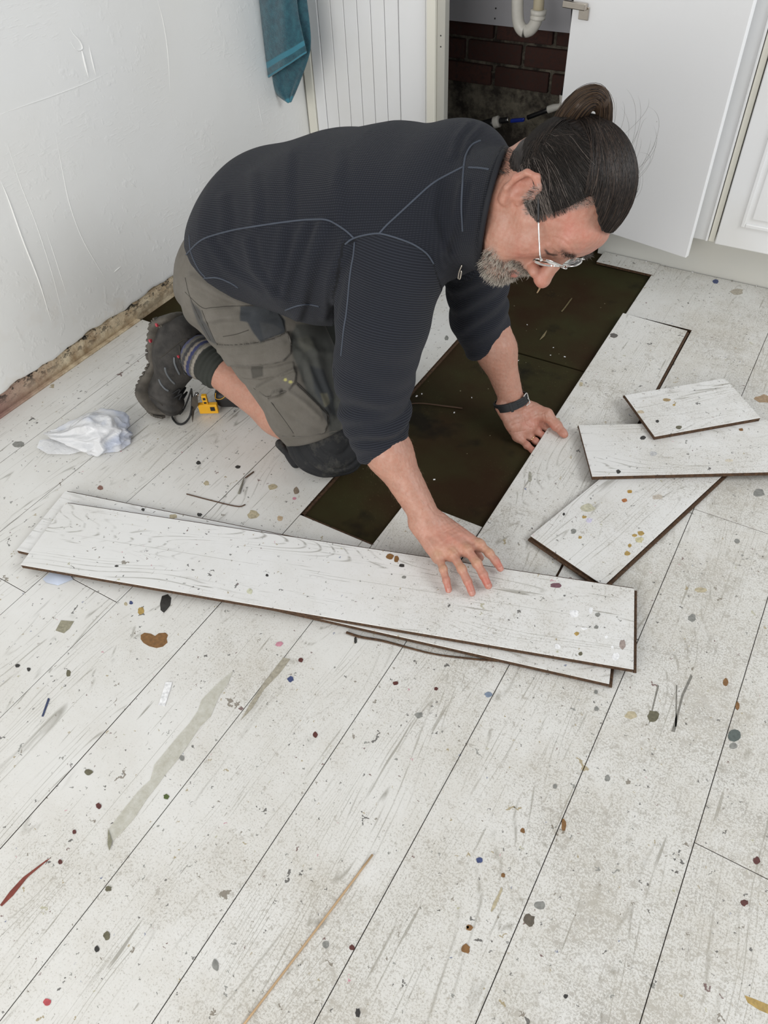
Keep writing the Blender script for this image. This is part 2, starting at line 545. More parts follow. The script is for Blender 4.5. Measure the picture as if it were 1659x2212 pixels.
V, F = boxVF(-1.83, -1.738, -0.7, 2.31, -0.012, 0.0555)
base = mobj('baseboard_left', V, F, M['strip'], kind='structure')
V = []
n = 300
ys = np.linspace(-0.7, 2.31, n)
for k, (x, z) in enumerate(((-1.739, 0.0), (-1.7345, 0.018), (-1.735, 0.034), (-1.7375, 0.050))):
    V.append(np.stack([x + 0.003 * rg.rand(n) * (k > 0), ys, np.full(n, z) + 0.003 * rg.rand(n)], 1))
V = np.concatenate(V)
F = np.concatenate([np.stack([a + k * n, a + 1 + k * n, a + 1 + (k + 1) * n, a + (k + 1) * n], 1) for k in range(3) for a in [np.arange(n - 1)]])
mobj('crumbling_face', V, F, M['strip'], base, smooth=True)
ledge = box('trim_1', -1.7375, -1.7235, -0.7, 1.336, -0.009, 0.004, M['strip'], bev=0.002, kind='structure')

# back wall: brickwork above rough mortar, seen through the open cupboard
V, F = boxVF(-1.83, 0.95, 2.885, 2.95, -0.01, 2.4)
wall_back = mobj('wall_back', V, F, M['wall'], kind='structure')
box('mortar_bed', -1.745, 0.95, 2.862, 2.885, -0.01, 0.92, M['mortar'], wall_back)
gx, gz = 90, 30
X_, Z_ = np.meshgrid(np.linspace(-1.72, -0.6, gx), np.linspace(0.0, 0.34, gz))
Yg = 2.856 + 0.010 * rg.rand(gz, gx) + 0.012 * np.sin(X_ * 21) * np.sin(Z_ * 37 + X_ * 9)
V = np.stack([X_, Yg, Z_], -1).reshape(-1, 3)
ii, jj = np.meshgrid(np.arange(gz - 1), np.arange(gx - 1), indexing='ij')
a = (ii * gx + jj).ravel()
mobj('mortar_render', V, np.stack([a, a + 1, a + gx + 1, a + gx], 1), M['mortar'], wall_back, smooth=True)
bme = None
for r in range(5):
    z0 = 0.290 + r * 0.0765
    x = -1.70 + (0.112 if r % 2 else 0.0)
    while x < -0.66:
        if bme is None:
            V, F = boxVF(-0.105, 0.105, -0.02, 0.02, -0.0325, 0.0325)
            bk = mobj('brick', V, F, M['brick'], wall_back, local=True)
            bevel(bk, 0.004)
            bme = bk
        else:
            bk = bme.copy()
            COL.objects.link(bk)
        bk.location = (x + 0.105, 2.866 + random.uniform(-0.003, 0.003), z0 + 0.0325)
        bk.rotation_euler = (random.uniform(-.02, .02), random.uniform(-.01, .01), random.uniform(-.015, .015))
        x += 0.2245

# ------------------------------------------------------------------ kitchen units
TOP = 0.92
unit = empty('kitchen_cupboard', (-0.98, 2.31, 0.13), 'white sink cupboard with its right door swung open, behind the man', 'cupboard')
box('side_panel', -1.212, -1.185, 2.312, 2.34, 0.13, TOP, M['greyedge'], unit, 0.001)
box('side_panel', -0.795, -0.775, 2.334, 2.84, 0.13, TOP, M['unit_smooth'], unit, 0.001)
box('edge_strip', -1.242, -1.213, 2.300, 2.335, 0.13, TOP, M['cream'], unit, 0.002, label='cream painted front edge')
box('bottom_rail', -1.185, -0.795, 2.312, 2.34, 0.112, 0.13, M['greyedge'], unit, 0.001)
box('back_panel', -1.55, -0.797, 2.822, 2.832, 0.492, TOP, M['lilac'], unit, 0.0005, label='lilac white back board cut off above the bricks')
for q in ((1071, 18), (1069, 40)):
    p = ony(*q, 2.821)
    lathe('screw_hole', [(0.003, 0), (0.002, 0.002)], p, (0, -1, 0), M['plastic_black'], unit, seg=10)
for q in ((952, 77), (952, 101)):
    p = ony(*q, 2.3115)
    lathe('screw_hole', [(0.0022, 0), (0.0012, 0.001)], p, (0, -1, 0), M['plastic_black'], unit, seg=10)
# the open door
hx, hy = -0.787, 2.281
ex, ey = -0.321, 2.179
dl = math.hypot(ex - hx, ey - hy)
du = np.array([(ex - hx) / dl, (ey - hy) / dl, 0])
dn = np.array([du[1], -du[0], 0])            # towards the camera
if dn[1] > 0:
    dn = -dn
def quadbox(o, u, v, w, lu, lv, lw):
    """box from corner o along unit vectors u, v, w"""
    o, u, v, w = map(lambda t: np.array(t, float), (o, u, v, w))
    V = [o + u * a * lu + v * b * lv + w * c * lw for c in (0, 1) for b in (0, 1) for a in (0, 1)]
    return V, [(0, 2, 3, 1), (4, 5, 7, 6), (0, 1, 5, 4), (2, 6, 7, 3), (0, 4, 6, 2), (1, 3, 7, 5)]
V, F = quadbox((hx, hy, 0.130), du, (0, 0, 1), -dn, dl, TOP - 0.132, 0.018)
door = bevel(mobj('door', V, F, M['unit_smooth'], unit, label='open door showing its smooth white inner face'), 0.002)
hp = ony(1262, 14, 2.27)
hc = np.array([hx, hy, 0]) + du * 0.040
hz = hp[2]
V, F = quadbox((hc[0] - 0.016, hc[1], hz - 0.030), du, (0, 0, 1), dn, 0.030, 0.030, 0.003)
hinge = bevel(mobj('hinge', V, F, M['steel'], door), 0.0012)
V, F = quadbox((hc[0] - 0.060, hc[1] + 0.006, hz - 0.006), du, (0, 0, 1), dn, 0.070, 0.016, 0.014)
bevel(mobj('hinge_arm', V, F, M['steel'], door), 0.002)
lathe('hinge_screw', [(0.004, 0), (0.003, 0.0015), (0.001, 0.0015)], np.array([hc[0], hc[1], hz - 0.018]) + dn * 0.003 + du * 0.002, dn, M['chrome'], door, seg=14)

left = empty('kitchen_cupboard', (-1.47, 2.31, 0.13), 'white cupboard front of tongue-and-groove boards beside the teal towel', 'cupboard')
box('door_backing', -1.722, -1.243, 2.326, 2.336, 0.13, TOP, M['unit'], left)
box('stile', -1.722, -1.690, 2.306, 2.326, 0.13, TOP, M['cream'], left, 0.002)
box('stile', -1.688, -1.648, 2.312, 2.326, 0.13, TOP, M['unit'], left, 0.003)
box('stile', -1.345, -1.243, 2.312, 2.326, 0.13, TOP, M['unit'], left, 0.003)
box('beading', -1.258, -1.250, 2.308, 2.313, 0.13, TOP, M['unit'], left, 0.002)
for k in range(6):
    x0 = -1.646 + k * 0.050
    box('groove_board', x0, x0 + 0.0482, 2.3145, 2.326, 0.14, TOP, M['unit'], left, 0.0018)

right = empty('kitchen_cupboard', (0.1, 2.31, 0.13), 'white cupboard with a moulded panel door at the right edge', 'cupboard')
box('frame_panel', -0.774, -0.298, 2.312, 2.332, 0.13, TOP, M['unit'], right, 0.001)
box('beading', -0.300, -0.292, 2.306, 2.330, 0.13, TOP, M['unit'], right, 0.0025)
box('beading', -0.290, -0.274, 2.310, 2.330, 0.13, TOP, M['cream'], right, 0.002)
d2 = box('door', -0.270, 0.26, 2.300, 2.322, 0.13, TOP, M['unit'], right, 0.003)
def frame(parent, x0, x1, z0, z1, w, y0, y1, mat):
    box('moulding', x0, x0 + w, y0, y1, z0, z1, mat, parent, 0.0025)
    box('moulding', x1 - w, x1, y0, y1, z0, z1, mat, parent, 0.0025)
    box('moulding', x0 + w, x1 - w, y0, y1, z0, z0 + w, mat, parent, 0.0025)
box('door', 0.264, 0.80, 2.300, 2.322, 0.13, TOP, M['unit'], right, 0.003)
frame(d2, -0.214, 0.204, 0.196, TOP - 0.06, 0.012, 2.294, 2.301, M['unit'])
box('raised_panel', -0.190, 0.180, 2.2955, 2.301, 0.222, TOP - 0.06, M['unit'], d2, 0.003)
plinth = box('baseboard_back', -0.628, 0.95, 2.362, 2.380, -0.009, 0.131, M['plinth'], kind='structure', bev=0.0015)
for k in range(9):
    x = -0.58 + 0.095 * k + random.uniform(-.02, .02)
    s = random.uniform(.002, .005)
    V, F = quadbox((x, 2.3555, 0.0), (math.cos(k), 0.3 * math.sin(k), 0), (0, -1, 0.2), (0, 0, 1), s * 2.2, s, s)
    tag(mobj('plaster_crumb', V, F, M['paper'] if k % 2 else M['grey_chip']), 'small crumb of plaster along the foot of the grey plinth', 'crumb', 'crumbs along the plinth')

tag(bevel(mobj('worktop', *boxVF(-1.728, 0.95, 2.285, 2.882, TOP + 0.001, TOP + 0.038), simple('pale_worktop', (0.62, 0.60, 0.56), 0.4)), 0.003), 'long pale worktop over the white cupboards', 'worktop')
# waste trap
trap = empty('sink_waste_trap', ony(1135, 40, 2.56), 'white plastic U bend waste trap inside the open cupboard', 'pipe')
Y = 2.56
P = [ony(x, y, Y) for x, y in ((1119, -60), (1118, 0), (1118, 30), (1121, 52), (1131, 66), (1145, 64), (1156, 50), (1160, 34), (1161, 22))]
tube('u_bend', P, 0.0185, M['plastic_white'], trap, sides=24, n=60)
a0, a1 = ony(1161, 42, Y), ony(1164, 20, Y)
ax = a1 - a0
prof = [(0.019, 0), (0.0235, 0.001), (0.0235, 0.009), (0.0215, 0.010), (0.0215, 0.013), (0.0245, 0.014), (0.0245, 0.026), (0.020, 0.027)]
lathe('compression_nut', prof, a0, ax, M['plastic_white'], trap, seg=28)
tube('tail_pipe', [ony(1163, 24, Y), ony(1166, -30, Y), ony(1168, -60, Y)], 0.0165, M['plastic_cream'], trap, sides=24, n=8, label='yellowed upper pipe')
valve = empty('isolating_valve', ony(1100, 262, 2.70), 'black valve with white collar and blue lever low in the open cupboard', 'valve')
Y = 2.70
def seg_(name, p0, p1, r, mat, parent, **k):
    tube(name, [ony(*p0, Y), (ony(*p0, Y) + ony(*p1, Y)) / 2, ony(*p1, Y)], r, mat, parent, sides=20, n=6, **k)
seg_('valve_body', (1032, 274), (1070, 264), 0.017, M['plastic_black'], valve)
seg_('collar', (1068, 265), (1078, 262), 0.020, M['plastic_white'], valve)
seg_('spindle', (1080, 261), (1098, 259), 0.010, M['plastic_black'], valve)
seg_('chrome_cap', (1093, 260), (1099, 258.5), 0.0085, M['chrome'], valve)
V, F = quadbox(ony(1104, 264, 2.695), (0.95, 0, 0.2), (0, 0, 1), (0, -1, 0), 0.056, 0.013, 0.012)
bevel(mobj('lever', V, F, M['plastic_blue'], valve, label='blue lever'), 0.004)
pipe = empty('water_pipe', ony(1190, 240, 2.72), 'thin black pipe with white push-fit elbow behind the valve', 'pipe')
Y = 2.72
seg_('pipe', (1140, 254), (1188, 236), 0.008, M['plastic_black'], pipe)
tube('elbow', [ony(1184, 237, Y), ony(1196, 233, Y), ony(1209, 229, Y), ony(1214, 222, Y), ony(1214, 205, Y)], [0.0125, 0.0125, 0.009, 0.0095, 0.0095], M['plastic_white'], pipe, sides=20, n=30, label='white elbow')
tube('riser', [ony(1214, 208, Y), ony(1228, 150, Y), ony(1236, 60, Y), ony(1240, -20, Y)], 0.006, M['plastic_black'], pipe, sides=14, n=20)

# ------------------------------------------------------------------ towel
m = N('teal_terry')
geo = m.n('ShaderNodeNewGeometry').outputs['Position']
band = m.n('ShaderNodeAttribute', attribute_name='band').outputs['Fac']
c = m.mix(m.ramp(m.noise(geo, 55, 4, 0.65), 0.35, 0.68), (0.012, 0.070, 0.105), (0.030, 0.145, 0.185))
c = m.mix(band, c, (0.045, 0.20, 0.27))
h = m.math('MULTIPLY', m.noise(geo, 420, 3, 0.7), m.math('SUBTRACT', 1.0, m.math('MULTIPLY', band, 0.9)))
mat_towel = m.out(c, 0.95, m.bump(h, 1.0, 0.003), Sheen_Weight=0.4)
towel = empty('hand_towel', (-1.66, 2.15, 0.4), 'teal terry towel hanging beside the left wall with a corner pointing down', 'towel')


def sheet(name, Lp, Rp, Yd, thick, wav, bands, n=70, mcols=26, seed=0):
    Lc, Rc = curve_pts(Lp, n), curve_pts(Rp, n)
    V = []
    bd = []
    for i in range(n):
        t = i / (n - 1)
        for j in range(mcols):
            s = j / (mcols - 1)
            q = Lc[i] * (1 - s) + Rc[i] * s
            y = Yd + wav * math.sin(s * 6.0 + t * 2.5 + seed) + 0.35 * wav * math.sin(s * 13 + t * 5)
            y += 0.020 * (abs(s - 0.5) * 2) ** 4
            p = ony(q[0], q[1], y)
            V.append(p)
            bd.append(1.0 if any(a <= t <= b for a, b in bands) else 0.0)
    F = np.array([(i * mcols + j, i * mcols + j + 1, (i + 1) * mcols + j + 1, (i + 1) * mcols + j) for i in range(n - 1) for j in range(mcols - 1)])
    o = mobj(name, V, F, mat_towel, towel, smooth=True, attrs={'band': bd})
    s_ = o.modifiers.new('thickness', 'SOLIDIFY')
    s_.thickness = thick
    s_.offset = 0
    ss = o.modifiers.new('soft', 'SUBSURF')
    ss.levels = ss.render_levels = 1
    return o


sheet('front_fold', [(552, -190), (555, -60), (560, 40), (566, 110), (571, 150), (575, 172)], [(622, -190), (636, -60), (643, 20), (652, 65), (659, 95), (663, 114)], 2.112, 0.007, 0.006, ((0.735, 0.82), (0.955, 1.0)))
sheet('back_fold', [(556, -190), (566, 0), (572, 100), (576, 165), (580, 188), (600, 206), (624, 222)], [(640, -190), (662, -10), (669, 45), (672, 90), (667, 125), (646, 180), (627, 221)], 2.150, 0.007, 0.008, ((0.94, 1.0),), seed=2)

# ------------------------------------------------------------------ planks
def plank(name, o, u, lu, v, lv, parent=None, t=0.008, lips=(), mat=None, tilt=None):
    """top face corner o, length dir u (lu), width dir v (lv); lips: which of 'u0','u1','v0','v1' show the brown tongue"""
    o, u, v = (np.array(a, float) for a in (o, u, v))
    u /= np.linalg.norm(u)
    v = v - u * (u @ v)
    v /= np.linalg.norm(v)
    w = np.cross(u, v)
    flip = w[2] < 0
    if flip:
        w = -w
    c = o + u * lu / 2 + v * lv / 2
    hu, hv = lu / 2, lv / 2
    e = 0.0006
    def ring(du_, dv_, z):
        return [(-hv - dv_, -hu - du_, z), (hv + dv_, -hu - du_, z), (hv + dv_, hu + du_, z), (-hv - dv_, hu + du_, z)]
    V = ring(-e, -e, 0) + ring(0, 0, -e) + ring(0, 0, -0.0014) + ring(-0.0008, -0.0008, -0.0020) + ring(-0.0008, -0.0008, -t)
    F = [(0, 1, 2, 3)]
    mi = [0]
    for r in range(4):
        for k in range(4):
            a, b = r * 4 + k, r * 4 + (k + 1) % 4
            F.append((a, a + 4, b + 4, b))
            mi.append(0 if r < 1 else 1)
    F.append((19, 18, 17, 16))
    mi.append(1)
    for L in lips:
        w_ = 0.0062
        z0, z1 = -t, -t * 0.56
        if L == 'u0': bx_ = (-hv, hv, -hu - w_, -hu, z0, z1)
        if L == 'u1': bx_ = (-hv, hv, hu, hu + w_, z0, z1)
        if L == 'v0': bx_ = (-hv - w_, -hv, -hu, hu, z0, z1)
        if L == 'v1': bx_ = (hv, hv + w_, -hu, hu, z0, z1)
        b0 = len(V)
        bv, bf = boxVF(*bx_)
        V += bv
        F += [tuple(b0 + i for i in f) for f in bf]
        mi += [1] * 6
    ob = mobj(name, V, F, [mat or M['plank'], M['core']], parent, local=True)
    setmats(ob, mi)
    # columns: local x = width, y = length, z = up
    xd, yd = (v, u)
    if np.cross(xd, yd) @ w < 0:
        xd = -xd
    mw = Matrix((xd.tolist(), yd.tolist(), w.tolist())).transposed().to_4x4()
    mw.translation = Vector(c)
    ob.matrix_basis = mw
    return ob


for (x0, x1, y0, y1) in ((-1.83, -1.575, -0.3, 0.85), (-1.83, -1.575, 0.856, 1.708), (-1.83, -1.575, 1.714, 2.36),
                         (-1.569, -0.985, -0.3, 0.850), (-1.569, -0.985, 0.856, 1.708), (-1.569, -0.985, 1.714, 2.36),
                         (-0.979, -0.395, -0.3, 0.850), (-0.979, -0.395, 0.856, 1.7105), (-0.979, -0.395, 1.7165, 2.42),
                         (-0.389, 0.195, -0.3, 0.850), (-0.389, 0.195, 0.856, 1.708), (-0.389, 0.195, 1.714, 2.36), (0.2, 0.9, -0.3, 2.36)):
    box('underlay_board', x0, x1, y0, y1, -0.0145, -0.0092, M['underlay'], floor, 0.0006)

G = 0.0006
cols = [(-1.7235, -1.580, [-0.5, 0.31, 1.342]), (-1.580, -1.3865, [-0.5, 0.06, 1.338]), (-1.3865, -1.194, [-0.5, 0.424, 1.36]),
        (-1.194, -1.0015, [-0.5, 0.50, 1.784]), (-1.0015, -0.809, [-0.5, 0.66, 1.947]), (-0.809, -0.6165, [-0.4, 0.890]),
        (-0.6165, -0.4275, [-0.25, 1.052]), (-0.4275, -0.2315, [-0.5, 0.858]), (-0.425, -0.2285, [2.030, 2.358]),
        (-0.2315, -0.039, [-0.36, 0.927, 2.168, 2.358]), (-0.039, 0.1535, [0.036 - 1.28, 0.04, 1.324, 2.358]),
        (0.1535, 0.346, [-0.6, 0.60, 1.885, 2.358]), (0.346, 0.5385, [-0.5, 0.3, 1.585, 2.358]), (0.5385, 0.731, [-0.5, 0.8, 2.085, 2.358]), (0.731, 0.9235, [-0.5, 0.4, 1.685, 2.358])]
for x0, x1, ys_ in cols:
    for y0, y1 in zip(ys_[:-1], ys_[1:]):
        dz = random.uniform(-0.0004, 0.0002)
        plank('laminate_plank', (x0 + G, y0 + G, dz), (0, 1, 0), y1 - y0 - 2 * G, (1, 0, 0), x1 - x0 - 2 * G, floor, t=0.0088)
# lips left standing round the hole
box('tongue_strip', -0.8085, -0.8025, 0.893, 1.94, -0.0092, -0.005, M['core'], floor)
box('tongue_strip', -0.8085, -0.6170, 0.8905, 0.8965, -0.0092, -0.005, M['core'], floor)
box('tongue_strip', -0.6176, -0.6150, 0.8905, 1.05, -0.0092, -0.0045, M['core'], floor)
plank('laminate_plank', (-0.605, 2.283, 0.004), (0, 1, 0), 0.075, (1, 0, -0.01), 0.186, floor, t=0.0085)

# plank being lifted: its left edge raised by the hand
D = plank('laminate_plank', (-0.4235, 0.862, 0.0042), (-0.004, 1, 0.0085), 1.146, (1, 0, -0.034), 0.1885, lips=('u1', 'v1'))
tag(D, 'white floor plank being lifted by the hand with the watch', 'plank', 'loose planks')

LO = 'loose planks'
L2 = plank('laminate_plank', (-1.292, 0.4905, 0.0146), (1.235, 0.3065, 0), 1.275, (-0.2, 1, 0), 0.191, lips=('u1', 'v0'), mat=M['plank_clean'], t=0.011)
tag(L2, 'long white plank lying underneath another, cleaner, its edge showing on both sides', 'plank', LO)
L1 = plank('laminate_plank', (-1.238, 0.461, 0.0262), (1.211, 0.377, 0.0025), 1.270, (-0.2, 1, 0.0), 0.190, lips=('u1', 'v0'), mat=M['plank_clean'], t=0.011)
tag(L1, 'long white plank lying on top across the floor in front of the man', 'plank', LO)
PC = plank('laminate_plank', (-0.3205, 1.0615, 0.0180), (0.2834, 0.959, -0.004), 0.47, (1, -0.28, -0.01), 0.190, lips=('u0', 'v1'), mat=M['plank_clean'], t=0.011)
tag(PC, 'short white plank with yellow spots, lowest of the three loose offcuts at the right', 'plank', LO)
PB = plank('laminate_plank', (-0.265, 1.286, 0.0300), (0.353, 0.205, 0.0), 0.50, (-0.097, 0.154, 0.0), 0.182, lips=('v0',), mat=M['plank_clean'], t=0.011)
tag(PB, 'white offcut plank with two black dots, middle of the three loose offcuts', 'plank', LO)
PA = plank('laminate_plank', (-0.180, 1.472, 0.0425), (0.200, 0.185, -0.001), 0.275, (-0.122, 0.107, 0.0), 0.166, lips=('v0',), mat=M['plank_clean'], t=0.011)
tag(PA, 'shortest white offcut plank, topmost of the three loose offcuts', 'plank', LO)

# ------------------------------------------------------------------ litter on the floor
def flat_blob(name, pts, z, mat, parent=None, th=0.0004, **k):
    """pts: world xy outline"""
    n = len(pts)
    V = [(x, y, z) for x, y in pts] + [(x, y, z + th) for x, y in pts]
    F = [tuple(range(n))[::-1], tuple(range(n, 2 * n))] + [(i, (i + 1) % n, n + (i + 1) % n, n + i) for i in range(n)]
    return mobj(name, V, F, mat, parent, **k)


def pxpoly(pts, z=0.0):
    return [tuple(onz(x, y, z)[:2]) for x, y in pts]


M['spot'] = {}
def spotmat(c):
    if c not in M['spot']:
        M['spot'][c] = simple('dried_paint', c, 0.5, var=0.25, scale=160)
    return M['spot'][c]
BR, BK, OC, MA, BL, PK, GY, OL, GN, WH, TN = ((0.21, 0.105, 0.035), (0.035, 0.033, 0.03), (0.40, 0.27, 0.08), (0.10, 0.03, 0.025), (0.05, 0.07, 0.17),
                                       (0.55, 0.25, 0.31), (0.24, 0.24, 0.22), (0.13, 0.12, 0.075), (0.08, 0.11, 0.03), (0.88, 0.88, 0.88), (0.46, 0.40, 0.27))
spots = [(628, 1467, 7, 6, BL), (603, 1391, 8, 5, PK), (305, 1320, 7, 8, OC), (650, 1426, 5, 5, MA), (855, 1476, 6, 4, MA), (768, 1383, 3, 8, BK), (942, 1488, 4, 4, MA),
         (681, 1587, 6, 6, MA), (213, 1741, 6, 6, MA), (161, 1797, 4, 5, MA), (130, 1862, 5, 5, MA), (359, 1721, 6, 6, GN), (234, 1920, 7, 6, OL), (393, 1638, 5, 6, GY), (210, 2050, 5, 7, BK),
         (231, 2022, 7, 9, OL), (191, 1668, 9, 6, OL), (466, 2085, 7, 13, GY), (704, 2040, 7, 8, GY), (773, 2188, 6, 10, BK), (102, 2165, 8, 9, (0.45, 0.08, 0.09)), (760, 2047, 6, 6, MA),
         (1036, 1858, 7, 6, BL), (1014, 2004, 7, 7, BR), (1007, 2050, 9, 10, BR), (1199, 1699, 5, 5, GY), (1129, 1794, 5, 6, BR), (1087, 1891, 5, 5, BR), (1312, 1681, 6, 7, GY),
         (1218, 1782, 5, 13, BR), (1411, 1547, 13, 12, OL), (1363, 1545, 14, 8, TN), (1586, 1589, 16, 12, (0.10, 0.12, 0.11)), (1584, 1612, 9, 7, GY), (1635, 1859, 7, 8, MA), (1608, 1950, 8, 7, MA),
         (1593, 1525, 5, 9, BR), (1567, 1474, 6, 8, BR), (1288, 1531, 5, 5, GY), (1288, 1495, 4, 5, GY), (1167, 1955, 12, 9, GY), (1143, 1988, 12, 14, (0.12, 0.10, 0.075)), (1222, 2152, 5, 5, BK),
         (1514, 1275, 13, 6, TN), (1650, 862, 18, 9, (0.36, 0.25, 0.15)), (1546, 608, 7, 5, BL), (1592, 630, 13, 7, (0.42, 0.38, 0.31)), (1592, 1169, 6, 5, GY), (1640, 1065, 12, 8, GY),
         (40, 960, 14, 7, GY), (636, 1077, 4, 3, PK), (640, 1060, 6, 8, (0.25, 0.2, 0.15)), (548, 1112, 12, 10, TN), (588, 1052, 10, 6, TN), (605, 1120, 6, 6, (0.5, 0.38, 0.25)), (446, 1044, 6, 5, TN),
         (429, 1000, 5, 4, BK), (514, 1009, 6, 4, BK), (431, 1112, 6, 4, BK), (217, 1054, 6, 5, (0.25, 0.13, 0.1)), (148, 1455, 5, 8, OL), (38, 1438, 5, 4, BK), (62, 1446, 4, 4, BK), (272, 1305, 4, 4, TN),
         (283, 1302, 4, 4, BL), (905, 1545, 8, 6, GY), (1055, 1500, 8, 6, (0.2, 0.25, 0.33)), (907, 678, 6, 3, PK), (965, 730, 4, 5, GY), (1372, 747, 7, 4, BK), (740, 690, 5, 3, BK), (1010, 2003, 3, 3, OC),
         (1484, 890, 6, 4, OC), (1495, 1335, 9, 8, GY)]
rs = np.random.RandomState(11)
def blob_xy(cx, cy, rx, ry, n=12, jag=0.22, rs=rs):
    a0 = rs.rand() * 6
    return [(cx + rx * math.cos(2 * math.pi * i / n) * (1 + jag * (rs.rand() - .5) * 2), cy + ry * math.sin(2 * math.pi * i / n) * (1 + jag * (rs.rand() - .5) * 2)) for i in range(n)]
for x, y, w, h, c in spots:
    flat_blob('paint_spot', pxpoly(blob_xy(x, y, w, h)), 0.0001, spotmat(c), floor, 0.0003)
flat_blob('paint_spot', pxpoly([(304, 1372), (312, 1367), (326, 1369), (335, 1374), (343, 1368), (358, 1367), (363, 1372), (360, 1380), (362, 1388), (352, 1397), (338, 1400), (322, 1396), (310, 1389), (304, 1381)]), 0.0001, spotmat(BR), floor, 0.0004, label='chipped brown heart-shaped patch')
flat_blob('paint_spot', pxpoly([(350, 1288), (362, 1284), (370, 1292), (368, 1308), (360, 1318), (354, 1324), (347, 1318), (346, 1304)]), 0.0001, spotmat(BK), floor, 0.0006)
flat_blob('paint_spot', pxpoly([(1060, 1968), (1066, 1950), (1076, 1932), (1083, 1916), (1086, 1922), (1078, 1940), (1070, 1960), (1062, 1970)]), 0.0001, spotmat(TN), floor, 0.0003)
flat_blob('paint_spot', pxpoly([(120, 1362), (132, 1340), (160, 1342), (150, 1358), (138, 1368)]), 0.0001, spotmat((0.30, 0.28, 0.2)), floor, 0.0002)
flat_blob('paint_spot', pxpoly([(1608, 2150), (1630, 2158), (1659, 2170), (1659, 2190), (1640, 2182), (1615, 2166)]), 0.0001, spotmat(OC), floor, 0.0003)
flat_blob('paint_spot', pxpoly([(0, 1955), (22, 1925), (50, 1895), (100, 1858), (110, 1853), (60, 1895), (28, 1935), (4, 1958)]), 0.0001, spotmat((0.20, 0.045, 0.03)), floor, 0.0003)
flat_blob('paint_spot', pxpoly([(612, 1420), (627, 1424), (608, 1450), (570, 1490), (545, 1530), (520, 1556), (540, 1520), (570, 1475)]), 0.0001, spotmat((0.36, 0.33, 0.26)), floor, 0.0002)
for pts in ([(1400, 1568), (1408, 1530), (1420, 1478), (1424, 1482), (1414, 1520), (1404, 1560)], [(1450, 1580), (1462, 1540), (1472, 1500), (1492, 1456), (1496, 1462), (1476, 1505), (1466, 1545), (1458, 1582)], [(1458, 1570), (1460, 1480), (1463, 1480), (1462, 1570)]):
    flat_blob('scuff_mark', pxpoly(pts), 0.0001, spotmat((0.2, 0.19, 0.165)), floor, 0.0001)
# spots on the loose planks
def top_of(o, px, py):
    mi = o.matrix_basis
    n = np.array(mi.col[2][:3])
    c = np.array(mi.translation)
    d = ray(px, py)
    t = ((c - CC) @ n) / (d @ n)
    return CC + d * t
def pspot(o, x, y, w, h, c):
    P = [top_of(o, *q) for q in blob_xy(x, y, w, h)]
    inv = o.matrix_basis.inverted()
    L = [tuple(inv @ Vector(p)) for p in P]
    n = len(L)
    V = [(a, b, 0.0001) for a, b, _ in L] + [(a, b, 0.0005) for a, b, _ in L]
    F = [tuple(range(n))[::-1], tuple(range(n, 2 * n))] + [(i, (i + 1) % n, n + (i + 1) % n, n + i) for i in range(n)]
    mobj('paint_spot', V, F, spotmat(c), o, local=True)
for o, L in ((L1, [(842, 1203, 9, 6, BR), (856, 1208, 5, 8, BR), (1202, 1265, 13, 5, (0.17, 0.08, 0.10)), (1240, 1325, 10, 8, WH), (1276, 1318, 5, 7, WH), (1330, 1418, 8, 8, WH), (1345, 1392, 7, 10, (0.33, 0.27, 0.24)), (1246, 1369, 5, 4, OC), (1204, 1397, 7, 6, WH), (1288, 1355, 5, 4, GY), (1291, 1328, 5, 5, GY), (868, 1222, 6, 4, BK), (1254, 1412, 4, 4, OL), (1310, 1376, 4, 3, WH), (1262, 1358, 7, 3, WH), (577, 1243, 3, 3, BK), (252, 1223, 4, 2, BK), (1323, 1398, 3, 3, WH), (540, 1278, 6, 6, (0.6, 0.6, 0.45)), (873, 1247, 5, 3, GY)]),
             (L2, [(374, 1116, 9, 5, TN), (309, 1101, 4, 3, BK)]),
             (PC, [(1360, 1062, 5, 4, (0.42, 0.25, 0.05)), (1349, 1081, 6, 4, (0.38, 0.14, 0.04)), (1270, 1098, 14, 9, (0.50, 0.48, 0.36)), (1239, 1148, 6, 5, GY), (1384, 1152, 7, 5, OC), (1371, 1157, 6, 3, OC), (1381, 1166, 9, 6, (0.55, 0.5, 0.3)), (1360, 1179, 4, 4, OC), (1355, 1196, 6, 5, OC), (1420, 1074, 12, 5, (0.5, 0.45, 0.38)), (1273, 1124, 7, 5, (0.6, 0.57, 0.7)), (1218, 1111, 3, 3, BK), (1253, 1161, 4, 3, OC), (1262, 1117, 5, 3, OC)]),
             (PB, [(1389, 946, 6, 4, BK), (1336, 1019, 5, 4, BK), (1575, 995, 8, 3, (0.6, 0.55, 0.45)), (1411, 980, 8, 5, (0.5, 0.5, 0.5)), (1601, 928, 5, 3, BR)]),
             (PA, [(1440, 864, 10, 3, (0.35, 0.25, 0.12)), (1384, 890, 8, 3, (0.5, 0.42, 0.3)), (1420, 910, 4, 3, BK), (1466, 923, 6, 4, OL), (1456, 875, 3, 2, OC)]),
             (D, [(1206, 906, 4, 3, TN), (1326, 725, 9, 5, (0.12, 0.11, 0.1)), (1255, 830, 4, 5, TN), (1145, 1030, 4, 12, (0.35, 0.34, 0.28))])):
    for s in L:
        pspot(o, *s)
